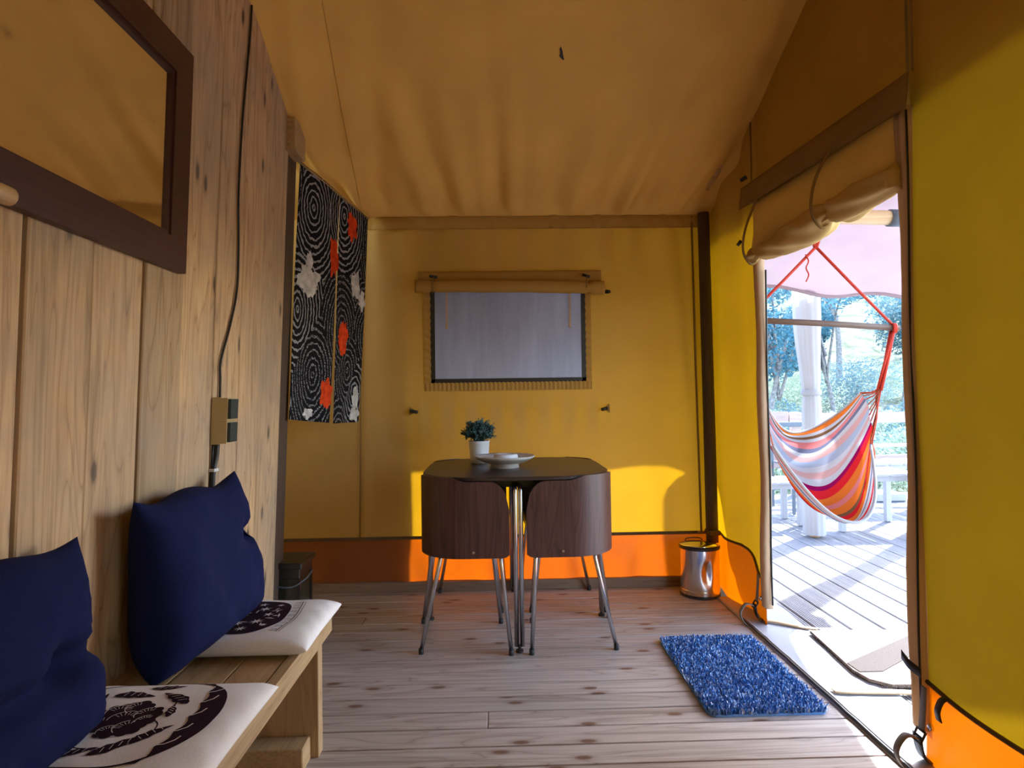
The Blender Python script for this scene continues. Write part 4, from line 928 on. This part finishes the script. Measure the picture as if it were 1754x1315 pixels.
for a in ((0.74, 1.985, 0.085, 0.085, 1), (0.475, 1.79, 0.07, 0.12, 2), (0.665, 1.395, 0.125, 0.105, 3), (0.435, 1.11, 0.075, 0.09, 4)): splash(*a, M['noren_red'], 'red_patch')
for a in ((0.155, 1.635, 0.14, 0.085, 5), (0.16, 1.72, 0.05, 0.07, 6), (0.83, 1.69, 0.065, 0.095, 7), (0.93, 1.615, 0.065, 0.06, 8), (0.905, 1.075, 0.05, 0.085, 9), (0.90, 1.00, 0.07, 0.045, 10), (0.22, 1.02, 0.07, 0.03, 11)): splash(*a, M['noren_white'], 'white_patch')

# ---- mats, groundsheet and straps at the threshold
mt = thing('shag_mat', (0.9, 2.44, 0), 'blue shag bath mat on the floorboards by the doorway', 'mat')
mx0, mx1, my0_, my1_ = 0.700, 1.106, 2.11, 2.775
obj('mat_backing', poly_prism([(0.9 + x, 2.4425 + y_) for x, y_ in [(sx * (0.203 - 0.03) + 0.03 * math.cos(a), sy * (0.3325 - 0.03) + 0.03 * math.sin(a)) for q, (sx, sy) in enumerate(((1, 1), (-1, 1), (-1, -1), (1, -1))) for a in (math.pi / 2 * (q + i / 5) for i in range(6))]], 0.0005, 0.008), M['shag'], mt)
V, F = [], []; rs = random.Random(21)
for i in range(15000):
    x = rs.uniform(mx0, mx1); y_ = rs.uniform(my0_, my1_)
    ex = max(0, abs(x - 0.903) - 0.173); ey = max(0, abs(y_ - 2.4425) - 0.3025)
    if math.hypot(ex, ey) > 0.032: continue
    h = 0.016 + 0.010 * rs.random() + 0.004 * nz(x * 9, y_ * 9); dx, dy = rs.gauss(0, .005), rs.gauss(0, .005); a = rs.uniform(0, math.pi); w_ = 0.0028; n = len(V)
    V += [(x - w_ * math.cos(a), y_ - w_ * math.sin(a), 0.006), (x + w_ * math.cos(a), y_ + w_ * math.sin(a), 0.006), (x + dx + w_ * .7 * math.cos(a), y_ + dy + w_ * .7 * math.sin(a), h), (x + dx - w_ * .7 * math.cos(a), y_ + dy - w_ * .7 * math.sin(a), h)]
    F.append((n, n + 1, n + 2, n + 3))
tag(obj('shag_pile', (V, F), M['shag'], mt), kind='stuff')
# groundsheet lip
(g_, uv) = grid(lambda u, v: ((lambda x, yy: (x, yy, 0.003 + 0.004 * max(0, nz(x * 9, yy * 5)) + 0.003 * math.exp(-((x - 1.16) / .008) ** 2)))(1.150 + (0.26 + 0.03 * nz(v * 6)) * u, 1.0 + 2.35 * v)), 16, 70)
gs = thing('groundsheet', (1.27, 2.3, 0), 'pale plastic groundsheet lip across the doorway threshold', 'groundsheet')
solid(obj('sheet', g_, M['groundsheet'], gs, True), 0.003)
obj('welt_cord', tube([(1.158 + 0.004 * nz(i * .7), 1.0 + 0.05 * i, 0.009) for i in range(41)], 0.0055, 7), M['black'], gs, True)
obj('welt_strip', tube([(1.170 + 0.004 * nz(i * .7), 1.0 + 0.05 * i, 0.009) for i in range(41)], 0.0045, 7), M['groundsheet'], gs, True)
def ribbon(pts, w_, th, wdir=(0, 1, 0)):
    P = spline(pts, 8); V, F = [], []; W_ = Vector(wdir).normalized() * w_ / 2
    for i, p in enumerate(P):
        t = (P[min(i + 1, len(P) - 1)] - P[max(i - 1, 0)]).normalized(); nrm = t.cross(W_).normalized() * th / 2
        for a, b in ((1, 1), (-1, 1), (-1, -1), (1, -1)): V.append(tuple(p + W_ * a + nrm * b))
    for i in range(len(P) - 1):
        for k in range(4): F.append((i * 4 + k, i * 4 + (k + 1) % 4, i * 4 + 4 + (k + 1) % 4, i * 4 + 4 + k))
    return V, F + [(3, 2, 1, 0), tuple((len(P) - 1) * 4 + k for k in range(4))]
def jambstrap(y0, lab, sgn, zt):
    s_ = thing('tie_down_strap', (XR - 0.05, y0, 0), lab, 'strap', 'tie down straps at the door jambs')
    obj('webbing', ribbon([(XR - 0.020, y0, zt), (XR - 0.024, y0, 0.16), (XR - 0.030, y0, 0.10)], 0.026, 0.002), M['strap'], s_, True)
    obj('buckle', join(tube([(XR - 0.03, y0 - 0.018, 0.105), (XR - 0.03, y0 + 0.018, 0.105), (XR - 0.045, y0 + 0.018, 0.075), (XR - 0.045, y0 - 0.018, 0.075), (XR - 0.03, y0 - 0.018, 0.105)], 0.004, 6)), M['blackmetal'], s_, True)
    obj('loose_end', ribbon([(XR - 0.045, y0, 0.085), (XR - 0.085, y0 - 0.008, 0.095), (XR - 0.115, y0 - 0.015, 0.055), (XR - 0.095, y0 - 0.025, 0.010), (XR - 0.06, y0 - 0.035, 0.006)], 0.026, 0.002), M['strap'], s_, True)
    obj('dark_webbing', ribbon([(XR - 0.036, y0 + sgn * 0.01, 0.09), (XR - 0.030, y0 + sgn * .01, 0.045), (XR - 0.01, y0 + sgn * .015, 0.012), (XR + 0.03, y0 + sgn * .03, 0.010)], 0.040, 0.003), M['black'], s_, True)
    obj('snap_stud', tube([(XR - 0.021, y0 - sgn * 0.03, 0.128), (XR - 0.029, y0 - sgn * .03, 0.128)], [0.011, 0.008], 12), M['chrome'], s_, True)
jambstrap(2.955, 'grey webbing strap with buckle hanging at the door jamb beside the waste bin', 1, 0.23)
jambstrap(1.805, 'grey webbing strap with buckle at the door jamb beside the lit orange skirt', 1, 0.23)
tag(obj('velcro_tab', ribbon([(XR - 0.012, 1.72, 0.235), (XR - 0.026, 1.725, 0.225), (XR - 0.034, 1.73, 0.195), (XR - 0.026, 1.735, 0.165)], 0.022, 0.003), M['black'], None, True), 'short black tab hanging from the seam above the orange skirt', 'tab')
tag(obj('velcro_tab', ribbon([(XR - 0.020, 1.815, 0.262), (XR - 0.032, 1.85, 0.275), (XR - 0.030, 1.885, 0.290)], 0.026, 0.004, (0, 0, 1)), M['black'], None, True), 'black tab fastening the bottom of the tan door hem', 'tab')
tag(obj('webbing_strap', ribbon([(1.245, 2.965, 0.010), (1.30, 2.93, 0.012), (1.37, 2.88, 0.009), (1.44, 2.842, 0.009)], 0.030, 0.004, (0.4, 0.9, 0)), M['tanstrap'], None, True), 'tan webbing strap lying on the groundsheet near the deck boards', 'strap')
tag(obj('webbing_strap', ribbon([(1.195, 2.258, 0.010), (1.25, 2.246, 0.011), (1.40, 2.235, 0.010), (1.52, 2.22, 0.008)], 0.034, 0.004), M['tanstrap'], None, True), 'tan webbing strap lying on the groundsheet in front of the doormat', 'strap')
dm = thing('doormat', (1.7, 2.52, 0), 'beige coir doormat with a broad brown stripe outside the doorway', 'mat')
def dmz(x): return 0.0
def dmat(pts, z0, z1, mat, nm): obj(nm, poly_prism(pts, z0, z1), M[mat], dm)
dmat([(1.385, 2.80), (1.350, 2.40), (1.365, 2.32), (1.42, 2.27), (2.02, 2.255), (2.05, 2.78)], 0.008, 0.020, 'coir', 'mat_body')
dmat([(1.362, 2.375), (1.45, 2.375), (1.99, 2.74), (1.99, 2.79), (1.90, 2.79), (1.358, 2.455)], 0.0201, 0.0225, 'coirdark', 'stripe')
V, F = [], []; rs = random.Random(4)
for i in range(1600):
    t = rs.random()
    if t < .5: x, y_ = 1.352 + 0.033 * t * 2 + rs.gauss(0, .002), 2.36 + .44 * t * 2
    else: x, y_ = 1.36 + 0.68 * (t - .5) * 2, 2.262 + rs.gauss(0, .003)
    dx, dy = rs.gauss(-.004, .005), rs.gauss(-.004, .004); z = rs.uniform(.008, .02); n = len(V); V += [(x, y_, z), (x + .002, y_ + .002, z + .002), (x + dx, y_ + dy, z - .003)]; F.append((n, n + 1, n + 2))
tag(obj('fringe', (V, F), M['coirdark'], dm), kind='stuff')

# =================================================================== OUTSIDE
# ---- deck of ribbed boards
DZ = -0.004
deck = struct(obj('floor_deck', box(1.30, 5.6, -1.6, 6.75, -0.16, -0.05), M['trim']), 'pale ribbed wooden deck outside the doorway', 'deck')
prof = []; bw = 0.143; nr = 11
for i in range(nr):
    a = -bw / 2 + 0.004 + i * (bw - 0.008) / nr; wd = (bw - 0.008) / nr; prof += [(a, 0), (a + wd * .62, 0), (a + wd * .68, -0.004), (a + wd * .94, -0.004)]
prof = [(-bw / 2, -0.02), (-bw / 2, -0.004)] + prof + [(bw / 2 - 0.004, 0), (bw / 2, -0.004), (bw / 2, -0.02)]
meshes = {}
def deckboard(xc, y0, y1):
    key = (y0, y1)
    if key not in meshes:
        n = len(prof); V = [(a, y0, z) for a, z in prof] + [(a, y1, z) for a, z in prof]
        F = [(i, i + 1, n + i + 1, n + i) for i in range(n - 1)] + [(n - 1, 0, n, 2 * n - 1), tuple(range(n)), tuple(range(2 * n - 1, n - 1, -1))]
        me = bpy.data.meshes.new('deck_board'); me.from_pydata(V, [], F); me.materials.append(M['deck']); meshes[key] = me
    o_ = bpy.data.objects.new('deck_board', meshes[key]); COL.objects.link(o_); o_.parent = deck; o_.location = Vector((xc, 0, DZ)) - deck.location
x = 1.385; k = 0
while x < 5.5:
    j = (2.9, 4.4, 3.6)[k % 3] if False else (9,)[0]
    if k % 4 == 2: deckboard(x, -1.5, 4.2); deckboard(x, 4.203, 6.7)
    else: deckboard(x, -1.5, 6.7)
    x += 0.150; k += 1
# ---- railing
rl = thing('deck_railing', (3.9, 6.55, 0), 'weathered board railing along the far edge of the deck', 'railing')
for z0, z1, dz in ((0.735, 0.865, -0.03), (0.50, 0.535, -0.0), (0.30, 0.42, -0.0)):
    xs = [1.0, 3.05, 4.75, 6.2] if z0 > .6 else [1.0, 3.9, 6.2]
    for a, b in zip(xs[:-1], xs[1:]): obj('rail_board', box(a, b - 0.01, 6.50, 6.53, z0 + (0.02 if a > 3 and z0 > .6 else 0.03 if z0 > .6 else 0), z1 + (0 if a > 3 else 0.02), 0.003), M['rail'], rl)
for x in (1.3, 3.1, 4.9): obj('rail_post', box(x, x + 0.09, 6.535, 6.62, 0.0, 0.88, 0.004), M['rail'], rl)
# ---- fly sheet / awning
EY, EZ, AX = 4.60, 1.86, 3.12
def flyz(x, yy):
    z = EZ + 0.43 * (EY - yy) if yy > 0.9 else EZ + 0.43 * (EY - 0.9) - 0.36 * (0.9 - yy)
    z -= 0.26 * sm(1.9, AX, x) * sm(4.5, 3.2, yy)
    z -= 0.06 * max(0, x - 1.9) * sm(3.0, 4.6, yy)                                     # edge dips towards the corner
    z += 0.035 * sm(1.3, 1.5, x) * nz(x * 2.2, yy * 1.6) + 0.01 * math.sin(x * 9 + yy * 3) * sm(3.6, 4.6, yy)
    return z
(g_, uv) = grid(lambda u, v: ((lambda x, yy: (x, yy, flyz(x, yy)))(-3.6 + (AX + 3.6) * u, EY - 6.9 * v)), 90, 80)
fly = thing('fly_sheet', (0, 1.2, 2), 'pale pinkish fly sheet over the tent that forms the veranda awning', 'awning')
obj('sheet', g_, M['fly'], fly, True)
(g_, uv) = grid(lambda u, v: ((lambda yy: (1.34, yy, 1.93 + (min(flyz(1.34, yy), 3.6) - 1.95) * v))(-1.6 + 5.5 * u)), 40, 6)
obj('added_shade_panel', g_, M['canvas_dark'], fly, True)  # added panel outside, out of view, to keep the upper side wall dark
obj('edge_hem', tube([(-3.6 + 0.112 * i, EY, flyz(-3.6 + 0.112 * i, EY) - 0.006) for i in range(61)], 0.013, 7), M['fly'], fly, True)
# added unseen screen behind the tent, placed to shape the sun patch
(g_, uv) = grid(lambda u, v: (-3.4 + 4.03 * u, 4.57 + 0.02 * math.sin(u * 60), -0.5 + 2.33 * v), 80, 6)
wb = thing('shade_screen', (-1.0, 4.5, -0.5), 'added brown canvas screen behind the tent, unseen, shaping the sun patch', 'shade_screen')
obj('shade_screen_panel', g_, M['canvas_dark'], wb, True)
(g_, uv) = grid(lambda u, v: ((lambda x, yy: (x, yy, -0.5 + (min(flyz(x, yy) - 0.02, 2.2) + 0.5) * v))(0.63 - 1.07 * u, 4.57 - 0.947 * u)), 30, 6)
obj('shade_screen_panel', g_, M['canvas_dark'], wb, True)
# ---- log beam, tied white curtain
lb = thing('log_beam', (2.3, 3.6, 2.06), 'peeled pine log beam under the awning', 'beam')
obj('log', tube([(1.30, 3.62, 2.125), (2.33, 3.62, 2.098)], 0.042, 16), M['log'], lb, True)
obj('end_bracket', tube([(2.315, 3.62, 2.097), (2.40, 3.62, 2.095)], 0.050, 16), M['greymetal'], lb, True)
def tied_curtain(cx, cy, label):
    wc = thing('tied_curtain', (cx, cy, 0), label, 'curtain', 'white curtains tied round the veranda posts')
    def curt(i, k):
        z = 0.02 + 1.85 * i / 60; a = 2 * math.pi * k / 48
        R_ = 0.066 + 0.030 * sm(1.1, 1.7, z) + 0.012 * sm(0.9, 0.5, z) - 0.010 * math.exp(-((z - 1.08) / 0.05) ** 2)
        R_ *= 1 + 0.045 * math.cos(a * 11 + 0.6 * math.sin(z * 4)); return (cx - 0.02 * sm(1.0, 1.6, z) + R_ * math.cos(a), cy + R_ * math.sin(a), z)
    V = [curt(i, k) for i in range(61) for k in range(48)]; F = [(i * 48 + k, i * 48 + (k + 1) % 48, (i + 1) * 48 + (k + 1) % 48, (i + 1) * 48 + k) for i in range(60) for k in range(48)]
    obj('curtain_cloth', (V, F), M['curtain'], wc, True)
    obj('tie_back', lathe([(0.066, 1.06), (0.073, 1.065), (0.073, 1.095), (0.066, 1.10)], cx, cy, 32), M['curtain'], wc, True)
    obj('post', tube([(cx, cy, 0), (cx, cy, 1.84)], 0.035, 12), M['log'], wc, True)
tied_curtain(2.375, 4.70, 'white curtain gathered round the veranda post behind the hammock')
tied_curtain(3.24, 4.70, 'white curtain gathered round an added unseen post shading the wall from the awning corner')  # added out of view to shade the skirt beside the bin
tied_curtain(3.18, 3.02, 'white curtain gathered round an added unseen side post shading the near skirt')  # added out of view to break up the sun on the near skirt

# ---- hammock chair
HX, HY = 1.868, 3.60
hm = thing('hammock_chair', (HX, HY, 0.36), 'striped orange and pink hanging hammock chair with a wooden spreader bar', 'hammock')
def hpt(u, v):
    # v 0 back rim .. 1 front rim ; u 0 left .. 1 right
    prof_ = [(0.0, 0.835, 3.86), (0.18, 0.76, 3.80), (0.36, 0.66, 3.74), (0.52, 0.55, 3.68), (0.64, 0.455, 3.58), (0.76, 0.395, 3.45), (0.88, 0.375, 3.33), (1.0, 0.405, 3.25)]
    for (a, za, ya), (b, zb, yb) in zip(prof_[:-1], prof_[1:]):
        if v <= b + 1e-9: t = (v - a) / (b - a); zb_ = za + (zb - za) * t; yb_ = ya + (yb - ya) * t; break
    ez = 1.075 - 0.30 * sm(0, 1, v) ; ey = 3.68 - 0.10 * v; ex = 0.285 + 0.035 * math.sin(math.pi * v)
    s = 2 * u - 1; c_ = abs(s) ** 2.1
    z = zb_ + (ez - zb_) * c_ ; yy = yb_ + (ey - yb_) * abs(s) ** 1.8
    z += 0.010 * math.sin(v * 17 + s * 2.5) * (1 - c_) * 0.8; yy += 0.022 * math.sin(v * 21 + s * 4) * (1 - c_ * .6)
    x = HX - 0.005 + s * (ex + 0.02 * (1 - abs(s)))
    return (x, yy, z)
(g_, uv) = grid(hpt, 48, 84); obj('hammock_cloth', g_, M['hammock'], hm, True, uv=uv)
obj('cloth_rim', tube([hpt(i / 40, 1.0) for i in range(41)], 0.008, 8), M['paint'], hm, True)
obj('cloth_rim', tube([hpt(i / 40, 0.0) for i in range(41)], 0.006, 8), M['paint'], hm, True)
BL_, BR_ = Vector((1.42, 3.60, 1.507)), Vector((2.345, 3.60, 1.447))
obj('spreader_bar', tube([BL_, (BL_ + BR_) / 2 + Vector((0, 0, .004)), BR_], 0.0175, 12), M['bar'], hm, True)
APX = Vector((HX, 3.60, 1.945))
eR = BR_ + Vector((-0.035, 0, 0.0)); eL = BL_ + Vector((0.04, 0, 0))
for e in (eR, eL): obj('hanging_rope', tube([APX + Vector((0, 0, -0.02)), APX.lerp(e, .5) + Vector((0, 0, -.004)), e + Vector((0, 0, 0.018))], 0.0085, 8), M['redrope'], hm, True)
for e in (eR, eL): obj('bar_knot', tube([(e.x + 0.022 * math.cos(a) * .4 + .008 * i / 20, e.y + 0.024 * math.cos(a), e.z + 0.024 * math.sin(a)) for i in range(41) for a in (2 * math.pi * i / 14,)], 0.0075, 6), M['redrope'], hm, True)
obj('apex_knot', join(tube([APX + Vector((0.014, 0, 0.065)), APX + Vector((0.020, 0, 0.03)), APX + Vector((0, 0, -0.025))], 0.012, 8), tube([APX + Vector((-.01, 0, 0.05)), APX + Vector((-0.008, 0, -.02))], 0.010, 8)), M['redrope'], hm, True)
obj('steel_hook', tube(spline([(HX - 0.010, 3.61, 2.085), (HX - 0.012, 3.60, 2.04), (HX - 0.018, 3.598, 2.0), (HX - 0.005, 3.595, 1.982), (HX + 0.012, 3.598, 2.0), (HX + 0.008, 3.60, 2.025)], 5), 0.007, 8), M['chrome'], hm, True)
obj('loose_end', tube(spline([(1.80, 3.59, 1.88), (1.815, 3.585, 1.84), (1.800, 3.585, 1.80), (1.812, 3.58, 1.76), (1.795, 3.58, 1.72)], 5), 0.004, 6), M['redrope'], hm, True)
for s, e in ((1, eR), (-1, eL)):
    u = 1.0 if s > 0 else 0.0; G = e + Vector((-0.075 * s, 0.02, -0.36))
    strands = [tube([e + Vector((0, 0.02 * math.cos(k * 2.1), -0.01)), e.lerp(G, 0.5) + Vector((0.009 * math.sin(k * 2.1), 0.009 * math.cos(k * 2.1), 0)), G + Vector((0.012 * math.sin(k * 2.1 + 1), 0.012 * math.cos(k * 2.1 + 1), 0))], 0.0085, 7) for k in range(3)]
    obj('gathered_cord', join(*strands), M['redrope'], hm, True)
    for k in range(14):
        v = k / 13; p = Vector(hpt(u, v)); obj('fan_cord', tube([G + Vector((0.008 * math.sin(k), 0.008 * math.cos(k), 0.01)), G.lerp(p, .5) + Vector((0.006 * s, 0, -0.004)), p], 0.0035, 5), M['cord'] if k % 3 else M['redrope'], hm, True)
    obj('tassel', tube(spline([hpt(u, 0.9), (hpt(u, .9)[0] + 0.012 * s, hpt(u, .9)[1], hpt(u, .9)[2] - 0.06), (hpt(u, .9)[0] + 0.004, hpt(u, .9)[1], hpt(u, .9)[2] - 0.13)], 5), [0.006] * 10 + [0.012], 6), M['cord'], hm, True)

# ---- white slatted garden table, stool, dark chair, paving block
def slat_table(name, x0, x1, y0, y1, zt, lab, cat, n, legs=None, rail=True):
    t_ = thing(name, ((x0 + x1) / 2, (y0 + y1) / 2, 0), lab, cat)
    wd = (x1 - x0) / n
    for i in range(n): obj('slat', box(x0 + i * wd + 0.010, x0 + (i + 1) * wd - 0.010, y0, y1, zt - 0.022, zt, 0.003), M['paint'], t_)
    for y_ in (y0 + 0.03, y1 - 0.06): obj('slat_rail', box(x0 + .02, x1 - .02, y_, y_ + 0.03, zt - 0.062, zt - 0.022, 0.002), M['paint'], t_)
    for x in (x0 + 0.03, x1 - 0.075):
        for y_ in (y0 + 0.03, y1 - 0.075): obj('leg', box(x, x + 0.045, y_, y_ + 0.045, 0.0, zt - 0.022, 0.003), M['paint'], t_)
    return t_
slat_table('garden_table', 2.62, 3.30, 4.80, 5.25, 0.445, 'white slatted low garden table on the deck beyond the hammock', 'table', 5)
slat_table('garden_stool', 2.15, 2.52, 5.05, 5.45, 0.36, 'white slatted stool on the deck behind the hammock cloth', 'stool', 3)
slat_table('garden_bench', 3.25, 4.05, 5.58, 5.95, 0.44, 'white slatted bench near the deck railing', 'bench', 6)
gc = thing('garden_chair', (2.85, 5.75, 0), 'blue grey metal garden chair by the deck railing', 'chair')
for x in (2.62, 3.02):
    obj('back_post', box(x, x + 0.025, 5.98, 6.005, 0.0, 0.80, 0.002), M['greymetal'], gc); obj('front_leg', box(x, x + 0.025, 5.55, 5.575, 0.0, 0.62, 0.002), M['greymetal'], gc)
    obj('armrest', box(x - .005, x + .03, 5.54, 6.0, 0.62, 0.635, 0.002), M['greymetal'], gc)
for z in (0.60, 0.67, 0.755): obj('back_slat', box(2.62, 3.045, 5.985, 6.0, z, z + (0.045 if z > .7 else 0.03), 0.002), M['greymetal'], gc)
for i in range(5): obj('seat_slat', box(2.63, 3.035, 5.57 + i * .083, 5.57 + i * .083 + .065, 0.42, 0.435, 0.002), M['greymetal'], gc)
pb = thing('plinth_block', (3.93, 6.25, 0), 'pale square block lying on the deck by the railing', 'block')
obj('block_body', box(3.72, 4.02, 6.12, 6.42, 0.0, 0.075, 0.008), M['paint'], pb)

# ---- ground and vegetation
def gz(x, yy): return -0.45 + 0.10 * max(0, yy - 9) + 0.0065 * max(0, yy - 9) ** 2 + 0.25 * nz(x * .25, yy * .25)
(g_, uv) = grid(lambda u, v: ((lambda x, yy: (x, yy, gz(x, yy)))(-45 + 100 * u, -25 + 85 * v)), 80, 80)
struct(obj('ground', g_, M['ground'], None, True), 'pale dry grass slope beyond the deck', 'ground')
def crown_mesh(blobs, nleaf, size, seed):
    r_ = random.Random(seed); V, F = [], []; tot = sum(b[3] ** 2 for b in blobs)
    for (x, yy, z, R_) in blobs:
        for i in range(int(nleaf * R_ * R_ / tot)):
            d = Vector((r_.gauss(0, 1), r_.gauss(0, 1), r_.gauss(0, 1))).normalized(); rr = R_ * (0.55 + 0.5 * r_.random() ** 0.5) * (1 + 0.25 * nz(d.x * 2 + seed, d.y * 2, d.z * 2))
            p = Vector((x, yy, z)) + Vector((d.x, d.y, d.z * 0.8)) * rr
            t = Vector((r_.gauss(0, 1), r_.gauss(0, 1), r_.gauss(0, 1))).normalized(); s_ = t.orthogonal().normalized(); L = size * r_.uniform(.6, 1.3)
            n = len(V); V += [tuple(p - t * L), tuple(p + s_ * L * .45), tuple(p + t * L), tuple(p - s_ * L * .45)]; F.append((n, n + 1, n + 2, n + 3))
    return V, F
def tree(x, yy, h, R_, mat, label, seed, nleaf=3500, lean=0.0, bare=0.0):
    r_ = random.Random(seed); z0 = gz(x, yy) - 0.1
    t_ = thing('tree', (x, yy, z0), label, 'tree', 'trees on the slope beyond the deck')
    tp = Vector((x + lean, yy, z0 + h * 0.62)); obj('trunk', tube(spline([(x, yy, z0), (x + lean * .3 + r_.uniform(-.1, .1), yy, z0 + h * .3), tp], 6), [0.055 * h / 3 * (1 - 0.05 * i) for i in range(13)], 8), M['bark'], t_, True)
    blobs = []
    for i in range(7):
        a = r_.uniform(0, 6.28); e = tp + Vector((math.cos(a) * R_ * r_.uniform(.3, .8), math.sin(a) * R_ * r_.uniform(.3, .8), r_.uniform(-.05, .38) * h))
        st = Vector((x + lean * .5, yy, z0 + h * r_.uniform(.30, .55)))
        obj('branch', tube(spline([st, st.lerp(e, .5) + Vector((0, 0, .12 * h)), e], 5), [0.026 * h / 3 * (1 - 0.07 * j) for j in range(11)], 6), M['bark'], t_, True)
        blobs.append((e.x, e.y, e.z, R_ * r_.uniform(.38, .62)))
    tag(obj('crown', crown_mesh(blobs, nleaf, 0.055 if R_ < 2 else 0.085, seed), M[mat], t_), kind='stuff')
def bush(x, yy, R_, mat, label, seed, n=4500):
    z0 = gz(x, yy); t_ = thing('bush', (x, yy, z0), label, 'bush', 'bushes beyond the deck railing'); r_ = random.Random(seed)
    blobs = [(x + r_.uniform(-.7, .7) * R_, yy + r_.uniform(-.5, .5) * R_, z0 + R_ * r_.uniform(.25, .75), R_ * r_.uniform(.45, .7)) for i in range(5)]
    obj('stem', tube([(x, yy, z0 - .05), (x + .05, yy, z0 + R_ * .5)], [0.04, 0.02], 6), M['bark'], t_)
    tag(obj('foliage', crown_mesh(blobs, n, 0.035, seed), M[mat], t_), kind='stuff')
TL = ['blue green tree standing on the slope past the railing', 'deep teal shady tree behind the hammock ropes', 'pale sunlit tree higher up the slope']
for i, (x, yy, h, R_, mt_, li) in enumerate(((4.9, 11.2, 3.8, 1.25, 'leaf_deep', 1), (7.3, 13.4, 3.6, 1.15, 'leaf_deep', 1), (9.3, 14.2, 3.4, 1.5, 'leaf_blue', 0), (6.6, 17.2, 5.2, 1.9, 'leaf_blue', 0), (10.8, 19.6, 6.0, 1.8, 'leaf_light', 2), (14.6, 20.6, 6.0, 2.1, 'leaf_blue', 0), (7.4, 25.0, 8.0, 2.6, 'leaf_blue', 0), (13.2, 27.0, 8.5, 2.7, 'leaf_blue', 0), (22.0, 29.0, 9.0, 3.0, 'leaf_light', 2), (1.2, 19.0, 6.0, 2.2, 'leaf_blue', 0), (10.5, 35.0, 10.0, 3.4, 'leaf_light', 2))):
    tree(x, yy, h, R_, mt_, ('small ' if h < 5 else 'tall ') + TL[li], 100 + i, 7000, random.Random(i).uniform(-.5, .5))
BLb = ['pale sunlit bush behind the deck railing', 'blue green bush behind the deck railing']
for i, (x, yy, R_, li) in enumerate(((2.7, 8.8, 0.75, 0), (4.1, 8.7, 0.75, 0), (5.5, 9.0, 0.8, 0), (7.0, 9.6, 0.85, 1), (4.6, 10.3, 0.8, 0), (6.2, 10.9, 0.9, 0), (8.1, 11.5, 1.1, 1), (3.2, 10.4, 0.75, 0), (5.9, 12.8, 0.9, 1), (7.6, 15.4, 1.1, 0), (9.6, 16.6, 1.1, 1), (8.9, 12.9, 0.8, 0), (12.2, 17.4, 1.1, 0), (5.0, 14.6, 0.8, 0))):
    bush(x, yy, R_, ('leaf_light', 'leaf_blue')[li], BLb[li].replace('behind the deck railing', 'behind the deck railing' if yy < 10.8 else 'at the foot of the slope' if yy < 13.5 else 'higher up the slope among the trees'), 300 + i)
